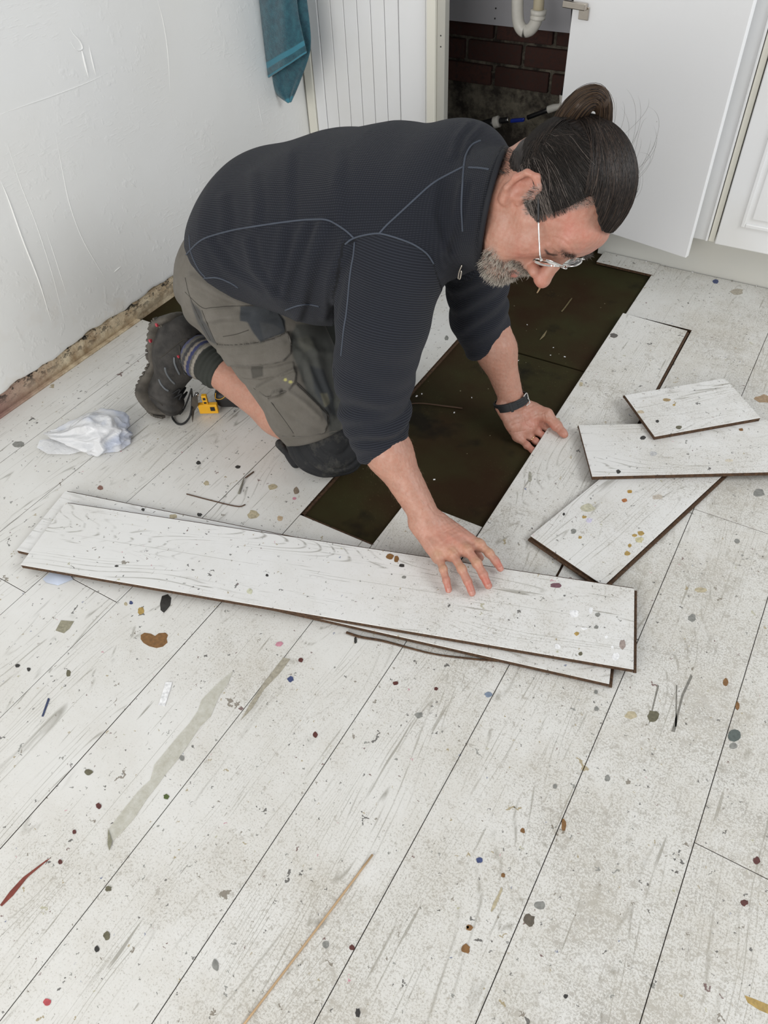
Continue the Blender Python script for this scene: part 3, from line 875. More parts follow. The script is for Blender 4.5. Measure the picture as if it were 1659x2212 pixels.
# print on the mucky strip of tape and other scraps
m = N('clear_gummy_tape')
geo = m.n('ShaderNodeNewGeometry').outputs['Position']
c = m.mix(m.ramp(m.noise(geo, 90, 4, 0.7), 0.35, 0.7), (0.62, 0.60, 0.51), (0.78, 0.77, 0.70))
M['tape'] = m.out(c, 0.25, m.bump(m.noise(m.mapping(geo, (1, 1, 1), rot=(0, 0, 0.4)), 350, 2), 0.5, 0.0006), Alpha=0.62)
tp = pxpoly([(503, 1450), (492, 1478), (476, 1500), (470, 1512), (455, 1548), (432, 1570), (412, 1600), (385, 1640), (358, 1672), (338, 1700), (318, 1725), (290, 1768), (262, 1800), (242, 1818), (234, 1812), (236, 1790), (270, 1745), (300, 1708), (325, 1685), (334, 1652), (362, 1618), (385, 1590), (410, 1562), (428, 1535), (436, 1512), (455, 1492), (478, 1470)])
tag(flat_blob('tape_strip', tp, 0.0002, M['tape'], None, 0.0005), 'torn strip of dirty clear tape stuck on the floor', 'tape')
tag(flat_blob('tape_curl', pxpoly([(234, 1790), (243, 1818), (237, 1838), (233, 1825)]), 0.0012, spotmat((0.25, 0.24, 0.17)), None, 0.0005), 'dark curled end beneath the strip of dirty tape', 'tape')
tag(tube('wooden_stick', [onz(805, 1846, .002), onz(665, 2032, .002), onz(520, 2222, .002)], 0.0017, M['wood_stick'], sides=8, n=10), 'long thin pale wooden stick on the floor at the bottom', 'stick')
tag(tube('splinter', [onz(403, 1067, .0015), onz(460, 1082, .0012), onz(513, 1094, .0012), onz(530, 1090, .0015)], 0.0015, M['rust_stick'], sides=6, n=14), 'thin bent brown splinter behind the long planks', 'splinter')
tag(tube('splinter', [onz(516, 1066, .002), onz(523, 1045, .003), onz(527, 1032, .003)], [0.003, 0.002, 0.001], M['grey_chip'], sides=6, n=8), 'short grey wedge of wood near the bent splinter', 'splinter')
tag(tube('splinter', [onz(530, 1032, .002), onz(540, 1025, .002), onz(548, 1019, .002)], 0.0018, M['rust_stick'], sides=6, n=6), 'tiny red brown splinter near the grey wedge', 'splinter')
tag(tube('splinter', [onz(866, 876, -.004), onz(905, 871, -.006), onz(960, 877, -.0065), onz(999, 882, -.0065)], [0.0008, 0.0014, 0.002, 0.0018], M['rust_stick'], sides=6, n=16), 'curved brown splinter on the dark underlay beside the sleeve', 'splinter')
tag(tube('splinter', [onz(1170, 610, -.006), onz(1166, 622, -.006), onz(1160, 633, -.006)], [0.004, 0.0035, 0.002], M['wood_stick'], sides=6, n=8, flat=0.3), 'pale wood splinter on the dark underlay below the nose', 'splinter')
tag(tube('splinter', [onz(1235, 644, -.007), onz(1222, 662, -.007), onz(1213, 673, -.007)], 0.0025, spotmat((0.14, 0.11, 0.05)), sides=6, n=8, flat=0.3), 'brown wood sliver on the dark underlay', 'splinter')
tag(tube('splinter', [onz(1181, 714, -.007), onz(1174, 725, -.007), onz(1166, 734, -.007)], [0.001, 0.004, 0.001], spotmat((0.2, 0.16, 0.08)), sides=6, n=8, flat=0.3), 'leaf-shaped sliver on the dark underlay above the seam', 'splinter')
# tongue torn off, trailing from under the long planks
tag(tube('torn_tongue', [onz(748, 1366, .003), onz(780, 1376, .003), onz(830, 1385, .002), (onz(930, 1411, .002)), onz(1010, 1422, .002), onz(1075, 1428, .002)], [0.003, 0.003, 0.0028, 0.002, 0.0022, 0.002], M['core'], sides=6, n=40, flat=0.6), 'torn brown tongue of fibreboard trailing from under the long planks', 'strip')
def fl(name, pts, c, label, cat, z=0.0, th=0.0008):
    return tag(flat_blob(name, pxpoly(pts, z), z + 0.0002, spotmat(c), None, th), label, cat)
fl('paper_strip', [(358, 1474), (372, 1474), (368, 1490), (356, 1526), (342, 1524), (350, 1500)], (0.80, 0.80, 0.80), 'small white paper strip with a curled dark end', 'paper')
fl('plastic_sliver', [(104, 1508), (108, 1510), (94, 1548), (90, 1548)], (0.04, 0.055, 0.12), 'dark blue sliver near the left edge', 'sliver')
for q in ((910, 862), (905, 858), (895, 1118), (853, 1196)):
    pass
crs = [(982, 893, 3), (900, 858, 4), (1195, 752, 2), (1188, 768, 2), (1222, 771, 3), (910, 850, 3), (1140, 702, 2), (1020, 860, 2), (940, 1035, 3), (1120, 780, 2), (870, 1050, 2)]
for x, y, s in crs:
    p = onz(x, y, -.009)
    V, F = quadbox(p, (math.cos(x), math.sin(x), 0), (-math.sin(x), math.cos(x), 0), (0, 0, 1), s * .0016, s * .001, .0012)
    tag(mobj('plaster_crumb', V, F, M['paper'] if s > 1 else M['grey_chip']), 'pale crumb of plaster lying on the dark underlay', 'crumb', 'crumbs on the underlay')

# crumpled plastic bag
m = N('thin_white_plastic')
geo = m.n('ShaderNodeNewGeometry').outputs['Position']
c = m.mix(m.ramp(m.noise(geo, 12, 2), 0.5, 0.62), (0.86, 0.87, 0.89), (0.60, 0.65, 0.78))
M['bag'] = m.out(c, 0.22, m.bump(m.noise(geo, 60, 4, 0.6, 1.5), 0.6, 0.004), Alpha=0.72, Coat_Weight=0.3)
bm = bmesh.new()
bmesh.ops.create_icosphere(bm, subdivisions=6, radius=1.0)
cx, cy = onz(205, 935, 0.02)[:2]
ux = onz(280, 940, 0)[:2] - onz(130, 940, 0)[:2]
ux /= np.linalg.norm(ux)
uy = np.array([-ux[1], ux[0]])
from mathutils import noise as mn
for v in bm.verts:
    p = v.co.copy()
    r = 1.0 + 0.30 * mn.noise(p * 1.4) + 0.20 * (1 - 2 * abs(mn.noise(p * 2.0 + Vector((3, 1, 2))))) + 0.035 * (1 - 2 * abs(mn.noise(p * 4.5)))
    x = p.x * r * (0.088 if p.x > 0 else 0.105)
    taper = 1.0 if p.x > 0 else max(0.35, 1 + p.x * 0.75)
    y = p.y * r * 0.060 * taper
    z = p.z * r * 0.044 * taper * (1.0 if p.x > 0 else taper)
    z = max(z, -0.016 + 0.002 * mn.noise(p * 9)) + 0.0185
    v.co = Vector((cx + ux[0] * x + uy[0] * y, cy + ux[1] * x + uy[1] * y, z))
me = bpy.data.meshes.new('plastic_bag')
bm.to_mesh(me)
bm.free()
me.polygons.foreach_set('use_smooth', np.ones(len(me.polygons), dtype=bool))
me.materials.append(M['bag'])
bag = bpy.data.objects.new('plastic_bag', me)
COL.objects.link(bag)
tag(bag, 'crumpled thin white and bluish plastic bag on the floor at left', 'bag')
tl = pxpoly([(80, 968), (88, 955), (120, 945), (165, 948), (182, 960), (180, 975), (150, 980), (105, 984)], 0.004)
mobj('bag_handle', [(x, y, 0.006 + 0.005 * math.sin(i * 1.9)) for i, (x, y) in enumerate(tl)] + [(np.mean([a for a, b in tl]), np.mean([b for a, b in tl]), 0.014)],
     [(i, (i + 1) % 8, 8) for i in range(8)], M['bag'], bag, smooth=True)
bl = pxpoly([(92, 1250), (110, 1236), (150, 1240), (158, 1252), (125, 1264), (100, 1259)], 0.002)
tag(mobj('plastic_scrap', [(x, y, 0.001 + 0.002 * (i % 2)) for i, (x, y) in enumerate(bl)] + [(np.mean([a for a, b in bl]), np.mean([b for a, b in bl]), 0.005)],
     [(i, (i + 1) % 6, 6) for i in range(6)], simple('pale_blue_plastic', (0.60, 0.66, 0.78), 0.3), smooth=True), 'pale blue plastic scrap poking out under the long planks', 'scrap')

# ================================================================== the kneeling man
# ---------------- signed distance sculpting
A3 = lambda *p: np.array(p, np.float32)


def nrm(v):
    v = np.asarray(v, float)
    return v / np.linalg.norm(v)


class Pr:
    """primitive: f(points)->distance, blend k, op"""
    def __init__(s, f, k, op, lo, hi):
        s.f, s.k, s.op, s.lo, s.hi = f, k, op, np.array(lo), np.array(hi)


def cap(a, b, ra, rb=None, k=0.02, op='u', ax=None, s=1.0):
    a, b = np.array(a, np.float32), np.array(b, np.float32)
    rb = ra if rb is None else rb
    if ax is not None:
        ax = nrm(ax).astype(np.float32)
        g = np.float32(1 / s - 1)
        b2 = b + ax * ((b - a) @ ax) * g
    else:
        b2 = b
    d = b2 - a
    L2 = np.float32(max(d @ d, 1e-12))

    def f(p):
        q = p - a
        if ax is not None:
            q = q + (q @ ax)[..., None] * ax * g
        t = np.clip((q @ d) / L2, 0, 1)
        e = q - t[..., None] * d
        return np.sqrt((e * e).sum(-1)) - (ra + (rb - ra) * t)
    R = max(ra, rb) * max(1, s)
    return Pr(f, k, op, np.minimum(a, b) - R, np.maximum(a, b) + R)


def ell(c, r, Mx=None, k=0.02, op='u'):
    c = np.array(c, np.float32)
    r = np.array(r, np.float32)
    Mx = np.eye(3, dtype=np.float32) if Mx is None else np.array(Mx, np.float32)

    def f(p):
        q = (p - c) @ Mx
        k0 = np.sqrt(((q / r) ** 2).sum(-1)) + 1e-9
        k1 = np.sqrt(((q / (r * r)) ** 2).sum(-1)) + 1e-9
        return k0 * (k0 - 1) / k1
    R = float(r.max())
    return Pr(f, k, op, c - R, c + R)


def rbx(c, h, Mx=None, rr=0.005, k=0.005, op='u'):
    c = np.array(c, np.float32)
    h = np.array(h, np.float32)
    Mx = np.eye(3, dtype=np.float32) if Mx is None else np.array(Mx, np.float32)

    def f(p):
        q = np.abs((p - c) @ Mx) - (h - rr)
        return np.sqrt((np.maximum(q, 0) ** 2).sum(-1)) + np.minimum(q.max(-1), 0) - rr
    R = float(np.linalg.norm(h))
    return Pr(f, k, op, c - R, c + R)


def plane(c, n, k=0.004, op='i'):
    """keeps the side the normal points away from"""
    c = np.array(c, np.float32)
    n = nrm(n).astype(np.float32)
    return Pr(lambda p: (p - c) @ n, k, op, [-9] * 3, [9] * 3)


def chain(pts, rads, k=0.01, op='u', **kw):
    return [cap(pts[i], pts[i + 1], rads[i], rads[i + 1], k, op, **kw) for i in range(len(pts) - 1)]


def local(prs, o, Mx, s):
    """primitives authored in a local frame (columns of Mx)"""
    o = np.array(o, np.float32)
    Mx = np.array(Mx, np.float32)
    out = []
    for p in prs:
        def f(q, p=p):
            return p.f(((q - o) @ Mx) / np.float32(s)) * np.float32(s)
        c = (p.lo + p.hi) / 2
        R = float(np.linalg.norm(p.hi - p.lo) / 2) * s
        cw = Mx @ c * s + o
        out.append(Pr(f, p.k * s, p.op, cw - R, cw + R))
    return out


def combine(d, e, p):
    k = np.float32(max(p.k, 1e-5))
    if p.op == 'u':
        h = np.clip(0.5 + 0.5 * (d - e) / k, 0, 1)
        return d * (1 - h) + e * h - k * h * (1 - h)
    if p.op == 's':
        e = -e
    h = np.clip(0.5 - 0.5 * (d - e) / k, 0, 1)
    return d * (1 - h) + e * h + k * h * (1 - h)


def field(prs, P):
    d = np.full(P.shape[:-1], 9.0, np.float32)
    for p in prs:
        d = combine(d, p.f(P), p)
    return d


def sculpt(prs, res, B=14):
    us = [p for p in prs if p.op == 'u']
    lo = np.min([p.lo for p in us], 0) - 3 * res
    hi = np.max([p.hi for p in us], 0) + 3 * res
    nb = np.ceil((hi - lo) / (B * res)).astype(int)
    g = np.stack(np.meshgrid(*[np.arange(n) for n in nb], indexing='ij'), -1).reshape(-1, 3)
    cen = (lo + (g + 0.5) * B * res).astype(np.float32)
    hd = B * res * 0.8661
    fc = [p.f(cen) for p in prs]
    d = np.full(len(cen), 9.0, np.float32)
    for p, e in zip(prs, fc):
        d = combine(d, e, p)
    act = np.abs(d) < hd * 1.35
    idx = np.nonzero(act)[0]
    S = B + 1
    off = np.stack(np.meshgrid(*[np.arange(S)] * 3, indexing='ij'), -1).astype(np.float32) * res
    dims = (nb * B + 2).astype(np.int64)
    keys, verts, quads = [], [], []
    for s0 in range(0, len(idx), 260):
        ii = idx[s0:s0 + 260]
        org = (lo + g[ii] * B * res).astype(np.float32)
        P = org[:, None, None, None, :] + off
        D = np.full(P.shape[:-1], 9.0, np.float32)
        for p, e in zip(prs, fc):
            if p.op == 'u':
                m = e[ii] < np.maximum(d[ii], -hd) + 2.3 * hd + p.k
            else:
                m = np.abs(e[ii]) < 1.4 * hd + p.k if p.op == 's' else e[ii] > -1.4 * hd - p.k
                if p.op == 's':
                    m |= e[ii] < 0
            w = np.nonzero(m)[0]
            if len(w):
                D[w] = combine(D[w], p.f(P[w]), p)
        ins = D < 0
        cnt = np.zeros((len(ii), B, B, B), np.int8)
        for a in (0, 1):
            for b in (0, 1):
                for c in (0, 1):
                    cnt += ins[:, a:a + B, b:b + B, c:c + B]
        bi, ci, cj, ck = np.nonzero((cnt > 0) & (cnt < 8))
        if len(bi) == 0:
            continue
        acc = np.zeros((len(bi), 3), np.float32)
        num = np.zeros(len(bi), np.float32)
        cor = [(a, b, c) for a in (0, 1) for b in (0, 1) for c in (0, 1)]
        val = {q: D[bi, ci + q[0], cj + q[1], ck + q[2]] for q in cor}
        for q in cor:
            for ax_ in range(3):
                if q[ax_] == 0:
                    r = list(q)
                    r[ax_] = 1
                    v0, v1 = val[q], val[tuple(r)]
                    x = (v0 < 0) != (v1 < 0)
                    t = np.where(x, v0 / np.where(x, v0 - v1, 1), 0)
                    pt = np.tile(np.array(q, np.float32), (len(bi), 1))
                    pt[:, ax_] = t
                    acc += pt * x[:, None]
                    num += x
        pos = acc / num[:, None]
        gl = g[ii][bi] * B + np.stack([ci, cj, ck], 1)
        verts.append(lo + (gl + pos) * res)
        keys.append((gl[:, 0] * dims[1] + gl[:, 1]) * dims[2] + gl[:, 2])
        for ax_ in range(3):
            sl0 = [slice(None)] + [slice(0, B)] * 3
            sl1 = [slice(None)] + [slice(0, B)] * 3
            sl1[ax_ + 1] = slice(1, B + 1)
            x = ins[tuple(sl0)] != ins[tuple(sl1)]
            bi2, i2, j2, k2 = np.nonzero(x)
            if len(bi2) == 0:
                continue
            e = g[ii][bi2] * B + np.stack([i2, j2, k2], 1)
            sgn = ins[tuple(sl0)][bi2, i2, j2, k2]
            u_, v_ = [(1, 2), (2, 0), (0, 1)][ax_]
            qk = []
            for du_, dv_ in ((0, 0), (-1, 0), (-1, -1), (0, -1)):
                c_ = e.copy()
                c_[:, u_] += du_
                c_[:, v_] += dv_
                qk.append((c_[:, 0] * dims[1] + c_[:, 1]) * dims[2] + c_[:, 2])
            qk = np.stack(qk, 1)
            qk[~sgn] = qk[~sgn][:, ::-1]
            quads.append(qk)
    keys = np.concatenate(keys)
    verts = np.concatenate(verts)
    quads = np.concatenate(quads)
    o = np.argsort(keys)
    ks = keys[o]
    verts = verts[o]
    f = np.searchsorted(ks, quads)
    f = np.clip(f, 0, len(ks) - 1)
    ok = (ks[f] == quads).all(1)
    f = f[ok]
    used = np.zeros(len(verts), bool)
    used[f.ravel()] = True
    re = np.cumsum(used) - 1
    return verts[used].astype(np.float64), re[f]


def vnormals(V, F):
    a, b, c, d = (V[F[:, i]] for i in range(4))
    n = np.cross(c - a, d - b)
    out = np.zeros_like(V)
    for i in range(4):
        for j in range(3):
            out[:, j] += np.bincount(F[:, i], n[:, j], len(V))
    return out / (np.linalg.norm(out, axis=1, keepdims=True) + 1e-12)


def relax(V, F, it=1, lam=0.5):
    for _ in range(it):
        acc = np.zeros_like(V)
        cnt = np.zeros(len(V))
        for a, b in ((0, 1), (1, 2), (2, 3), (3, 0)):
            for x, y in ((a, b), (b, a)):
                for j in range(3):
                    acc[:, j] += np.bincount(F[:, x], V[F[:, y], j], len(V))
                cnt += np.bincount(F[:, x], minlength=len(V))
        V = V * (1 - lam) + acc / cnt[:, None] * lam
    return V


def polysd(Q, poly):
    """signed distance in px, negative inside"""
    Q = np.asarray(Q, float)
    poly = np.asarray(poly, float)
    d = np.full(len(Q), 1e9)
    ins = np.zeros(len(Q), bool)
    n = len(poly)
    for i in range(n):
        a, b = poly[i], poly[(i + 1) % n]
        e = b - a
        w = Q - a
        t = np.clip((w @ e) / max(e @ e, 1e-9), 0, 1)
        d = np.minimum(d, np.linalg.norm(w - t[:, None] * e, axis=1))
        c = ((a[1] > Q[:, 1]) != (b[1] > Q[:, 1]))
        with np.errstate(divide='ignore', invalid='ignore'):
            x = a[0] + (Q[:, 1] - a[1]) / (b[1] - a[1]) * (b[0] - a[0])
        ins ^= c & (Q[:, 0] < x)
    return np.where(ins, -d, d)


def linesd(Q, pts):
    Q = np.asarray(Q, float)
    pts = np.asarray(pts, float)
    d = np.full(len(Q), 1e9)
    for i in range(len(pts) - 1):
        a, b = pts[i], pts[i + 1]
        e = b - a
        w = Q - a
        t = np.clip((w @ e) / max(e @ e, 1e-9), 0, 1)
        d = np.minimum(d, np.linalg.norm(w - t[:, None] * e, axis=1))
    return d


def sstep(x, a, b):
    t = np.clip((x - a) / (b - a), 0, 1)
    return t * t * (3 - 2 * t)


def front(V, Nn):
    """1 where the surface faces the viewpoint side"""
    v = CC - V
    v = v / np.linalg.norm(v, axis=1, keepdims=True)
    return sstep((v * Nn).sum(1), -0.05, 0.25)


def sines(V, freqs, seed, amp=1.0):
    r = np.random.RandomState(seed)
    o = np.zeros(len(V))
    for f in freqs:
        for _ in range(3):
            k = nrm(r.randn(3)) * f
            o += np.sin(V @ k + r.rand() * 6.28)
    return amp * o / (3 * len(freqs)) ** 0.5


# ---------------- joints (metres)
HM = np.array([[-.175, -.908, .381], [.457, -.418, -.785], [.872, .037, .489]]).T   # columns: his right, face, crown
u_, s_, vt = np.linalg.svd(HM)
HM = u_ @ vt
HO = np.array([-.412, 1.176, .682]) - CR[1] * .0065
HS = 1.06
hw = lambda *p: HM @ np.array(p) * HS + HO
pelvis, belly, chest = (-1.07, 1.21, .47), (-.88, 1.21, .50), (-.67, 1.21, .55)
neckb = np.array((-.585, 1.21, .615))
Rsh, Rel, Rwr = np.array((-.645, 1.06, .56)), np.array((-.680, 1.0, .265)), np.array((-.499, .932, .092))
Lsh, Lel, Lwr = np.array((-.655, 1.375, .55)), np.array((-.612, 1.43, .262)), np.array((-.517, 1.404, .068))
Rhip, Rkn, Ran = np.array((-1.07, 1.09, .43)), np.array((-.83, 1.065, .065)), np.array((-1.262, 1.098, .17))
Lhip, Lkn, Lan = np.array((-1.10, 1.33, .43)), np.array((-.985, 1.375, .065)), np.array((-1.36, 1.41, .115))


# ---------------- head, in its own frame (x his right, y face, z crown)
def head_prims():
    h = []
    h += [ell((0, -.006, .040), (.0735, .088, .084), k=.02), ell((0, .030, .030), (.066, .064, .066), k=.02),
          ell((0, .030, -.030), (.058, .058, .075), k=.02)]
    for s in (-1, 1):
        h += [cap((s * .056, .000, -.040), (s * .020, .076, -.092), .020, .017, k=.03),      # jaw line
              ell((s * .043, .058, -.022), (.022, .024, .026), k=.02),                     # cheek
              ell((s * .046, .040, -.060), (.020, .034, .028), k=.02),
              cap((s * .058, .030, -.010), (s * .060, -.005, -.002), .012, .010, k=.02)]
    h += [ell((0, .082, -.100), (.022, .017, .018), k=.02), ell((0, .060, -.102), (.036, .03, .016), k=.02)]
    h += [cap((-.034, .081, .032), (.034, .081, .032), .013, .013, k=.016), ell((0, .078, .050), (.045, .017, .03), k=.02)]
    for s in (-1, 1):
        h += [ell((s * .034, .103, .010), (.017, .016, .0125), k=.012, op='s')]
    for s in (-1, 1):
        h += [ell((s * .0150, .082, .006), (.0085, .010, .012), k=.008)]
        h += [ell((s * .032, .0765, .011), (.0145, .0135, .0128), k=.003),
              cap((s * .019, .086, .0125), (s * .047, .077, .0135), .0042, .0036, k=.004),   # upper lid
              cap((s * .020, .083, .003), (s * .045, .076, .004), .0035, .003, k=.005),
              ell((s * .033, .078, -.006), (.016, .010, .008), k=.012)]                      # bag
    # nose
    h += [cap((0, .088, .018), (0, .108, -.018), .0085, .0115, k=.012), ell((0, .1165, -.030), (.0150, .0150, .0135), k=.008)]
    for s in (-1, 1):
        h += [ell((s * .0145, .102, -.034), (.0085, .0115, .0095), k=.006)]
    for s in (-1, 1):
        h += [ell((s * .0075, .108, -.044), (.0036, .006, .0045), k=.002, op='s')]
    # muzzle and lips
    h += [ell((0, .078, -.060), (.030, .022, .026), k=.015)]
    h += chain([(-.024, .084, -.063), (-.010, .0945, -.058), (0, .0950, -.060), (.010, .0945, -.058), (.024, .084, -.063)], [.003, .0062, .0055, .0062, .003], k=.005)
    h += chain([(-.023, .083, -.068), (0, .0935, -.0755), (.023, .083, -.068)], [.003, .0072, .003], k=.005)
    h += chain([(-.021, .092, -.066), (0, .102, -.0665), (.021, .092, -.066)], [.0012, .0026, .0012], k=.002, op='s')
    # ears
    for s in (-1, 1):
        X = s * .0735
        pts = [(X + s * .001, .006, .004), (X + s * .005, .009, .020), (X + s * .010, .002, .033), (X + s * .015, -.012, .034), (X + s * .018, -.022, .022), (X + s * .018, -.022, .004), (X + s * .014, -.014, -.014), (X + s * .006, -.002, -.027), (X, .006, -.026)]
        h += [ell((X + s * .006, -.008, .004), (.0065, .016, .028), k=.006)]
        h += chain(pts, [.004, .0046, .005, .0053, .0054, .0050, .0055, .0072, .005], k=.004)
        h += [ell((X + s * .017, -.004, .002), (.0095, .0105, .0155), k=.004, op='s'), ell((X + s * .018, -.010, .020), (.0048, .008, .007), k=.004, op='s'),
              cap((X + s * .002, .009, -.008), (X + s * .005, .006, -.001), .0045, .004, k=.004)]
    return h


neck = [cap(hw(0, -.030, -.02), neckb, .062, .072, k=.035)]
neck += [cap(hw(.050, -.02, -.03), neckb + np.array((.01, -.06, 0)), .020, .028, k=.03), cap(hw(-.050, -.02, -.03), neckb + np.array((.01, .06, 0)), .020, .028, k=.03)]
neck += [cap(hw(0, .015, -.075), neckb + np.array((.018, 0, -.030)), .034, .042, k=.04)]
HMS = HM * np.array([1, .96, 1])
head = local(head_prims(), HO, HM, HS)
core = [cap(pelvis, belly, .10, .10, k=.04, ax=(0, 1, 0), s=1.4), cap(belly, np.array(chest) + (.0, 0, .03), .10, .068, k=.03, ax=(0, 1, 0), s=1.4),
        cap(neckb, np.array(chest) + (.0, 0, .03), .065, .065, k=.03, ax=(0, 1, 0), s=1.3)]


def arm(sh, el, wr, side):
    return [cap(sh, el, .050, .043, k=.03), cap(el, el + (wr - el) * .35, .044, .0445, k=.03), cap(el + (wr - el) * .35, wr, .0425, .0285, k=.03)]


def hand_frame(wr, kn_mid, nrm_):
    y = nrm(np.array(kn_mid) - wr)
    n = np.array(nrm_, float)
    n = nrm(n - y * (n @ y))
    x = np.cross(y, n)
    return x, y, n


def finger(base, tip, bend, rb, rt, k=.004, f1=.46, f2=.76):
    """three phalanges from knuckle to tip, arched along 'bend'"""
    base, tip, bend = map(lambda a: np.array(a, float), (base, tip, bend))
    L = np.linalg.norm(tip - base)
    p1 = base + (tip - base) * f1 + bend * L
    p2 = base + (tip - base) * f2 + bend * L * .85
    a = chain([base, p1, p2, tip], [rb, rb * .93, (rb + rt) / 2, rt], k=k)
    a += [ell(p1, (rb * 1.06,) * 3, k=.003)]
    return a, [base, p1, p2, tip]


# right hand: open, back up, spread above the long plank
rk = [np.array(p) for p in ((-.388, .946, .069), (-.402, .917, .073), (-.424, .895, .070), (-.449, .882, .062))]   # index..little
rt_ = [np.array(p) for p in ((-.332, .928, .044), (-.335, .878, .041), (-.356, .848, .039), (-.400, .832, .039))]
rhand = []
RF = []
palm_up = np.array((-.15, -.1, .98))
for i, (b, t, r) in enumerate(zip(rk, rt_, (.0092, .0097, .0092, .0083))):
    pr_, J = finger(b, t, np.array((0, 0, .10)), r, r * .80)
    rhand += pr_
    RF.append(J)
palm = []
wl, wi = Rwr + np.array((-.020, -.012, 0)), Rwr + np.array((.018, .016, 0))
for i, b in enumerate(rk):
    t = i / 3
    st = wi * (1 - t) + wl * t
    palm.append(cap(st + np.array((0, 0, -.004)), b + np.array((0, 0, -.006)), .0185, .0125, k=.016))
palm.append(ell((np.mean(rk, 0) + Rwr) / 2 + np.array((0, 0, -.012)), (.036, .030, .017), k=.02))
for b in rk:
    palm.append(ell(b + np.array((0, 0, .001)), (.0105, .0105, .0098), k=.008))
# thumb below the palm, leaving its side
tb = Rwr + np.array((.036, .014, -.022))
th_ = [tb, np.array((-.415, .958, .042)), np.array((-.385, .944, .030))]
thumb = chain(th_, [.0150, .0115, .0090], k=.010)
rhand = palm + rhand + thumb

# left hand: palm towards the viewer, thumb on the plank, fingers under its edge
lk = [np.array(p) for p in ((-.448, 1.432, .008), (-.454, 1.407, .004), (-.466, 1.382, .003), (-.480, 1.362, .007))]
lt_ = [np.array(p) for p in ((-.402, 1.425, -.0065), (-.400, 1.400, -.0070), (-.404, 1.370, -.0070), (-.414, 1.336, -.0060))]
lhand = []
for i, (b, t, r) in enumerate(zip(lk, lt_, (.0085, .0085, .0086, .0088))):
    pr_, J = finger(b, t, np.array((0, 0, -.02)), r, .0068, k=.0035)
    lhand += pr_
wa, wb = Lwr + np.array((.014, .022, -.004)), Lwr + np.array((-.018, -.022, -.004))
for i, b in enumerate(lk):
    t = i / 3
    lhand.append(cap(wa * (1 - t) + wb * t, b, .0175, .0125, k=.014))
lhand += [ell((-.470, 1.425, .036), (.020, .027, .018), k=.016), ell((-.495, 1.378, .032), (.020, .024, .017), k=.016),
          ell((-.474, 1.398, .020), (.026, .028, .013), k=.012)]
lth = [np.array((-.478, 1.436, .040)), np.array((-.437, 1.434, .040)), np.array((-.406, 1.425, .0240)), np.array((-.378, 1.411, .0165))]
lhand += chain(lth, [.019, .0145, .0118, .0092], k=.010) + [ell((-.385, 1.415, .0175), (.0105, .0105, .0095), k=.004)]

legs = []
for hip, kn, an in ((Rhip, Rkn, Ran), (Lhip, Lkn, Lan)):
    legs += [cap(hip, kn, .078, .055, k=.03), cap(kn, kn + (an - kn) * .35, .050, .055, k=.03), cap(kn + (an - kn) * .35, an, .055, .036, k=.03), ell(kn, (.052, .052, .05), k=.02)]
    legs += [cap(an, an + np.array((-.06, 0, -.07)), .034, .03, k=.03)]


def skin_piece(prs, res, clip=()):
    V, F = sculpt(prs + list(clip), res)
    return relax(V, F, 1, 0.35), F


armR, armL = arm(Rsh, Rel, Rwr, -1), arm(Lsh, Lel, Lwr, 1)
QH = 1.0
pieces = []
e1 = Rel + (Rwr - Rel) * .18
pieces.append(skin_piece(head + neck, 0.0017 * QH, [plane(neckb + np.array((.01, 0, .0)), nrm(neckb - HO))]))
pieces.append(skin_piece(armR + rhand, 0.0018 * QH, [plane(e1, Rel - Rwr)]))
e2 = Lel + (Lwr - Lel) * .12
pieces.append(skin_piece(armL + lhand, 0.0018 * QH, [plane(e2, Lel - Lwr)]))
pieces.append(skin_piece(core + legs + [cap(Rsh, e1 - (Rwr - Rel) * .0, .045, .040, k=.05), cap(Lsh, e2, .045, .040, k=.05)] + neck[:1], 0.004))
off_ = 0
VV, FF = [], []
for V, F in pieces:
    VV.append(V)
    FF.append(F + off_)
    off_ += len(V)
bodyV, bodyF = np.concatenate(VV), np.concatenate(FF)
nH = len(pieces[0][0])
bodyN = vnormals(bodyV, bodyF)
Q = proj(bodyV)
hl = ((bodyV - HO) @ HM) / HS               # head-local coordinates
isH = np.arange(len(bodyV)) < nH


def gauss(p, c, r):
    return np.exp(-(((p - np.array(c)) / np.array(r)) ** 2).sum(1))


# colour of the skin
col = np.tile(np.array((0.47, 0.262, 0.192)), (len(bodyV), 1))
mott = sines(bodyV, (90, 160, 260), 5)
col = col * (1 + 0.045 * mott[:, None])
red = np.zeros(len(bodyV))
sym = hl.copy()
sym[:, 0] = np.abs(sym[:, 0])
for c, r, a in (((0, .115, -.03), (.02, .025, .02), .9), ((.045, .07, -.025), (.03, .03, .025), .45), ((0, .09, .06), (.07, .04, .03), .45),
                ((.085, -.008, .01), (.02, .03, .035), .45), ((.06, .05, .05), (.04, .05, .03), .3), ((.05, .0, -.06), (.03, .03, .03), .15)):
    red += a * gauss(sym, c, r) * isH
handR = gauss(bodyV, (-.41, .90, .06), (.08, .07, .06)) * ~isH
fing = np.zeros(len(bodyV))
for t in rt_:
    fing += gauss(bodyV, t, (.022, .022, .022))
for t in lt_:
    fing += 0.6 * gauss(bodyV, t, (.035, .03, .03))
red += handR * 0.35 + fing * 0.8 * ~isH
red += 0.25 * gauss(bodyV, (-.47, 1.40, .03), (.05, .05, .04)) * ~isH
red = np.clip(red * (0.8 + 0.35 * mott), 0, 1)[:, None]
col = col * (1 - red) + np.array((0.50, 0.165, 0.125)) * red
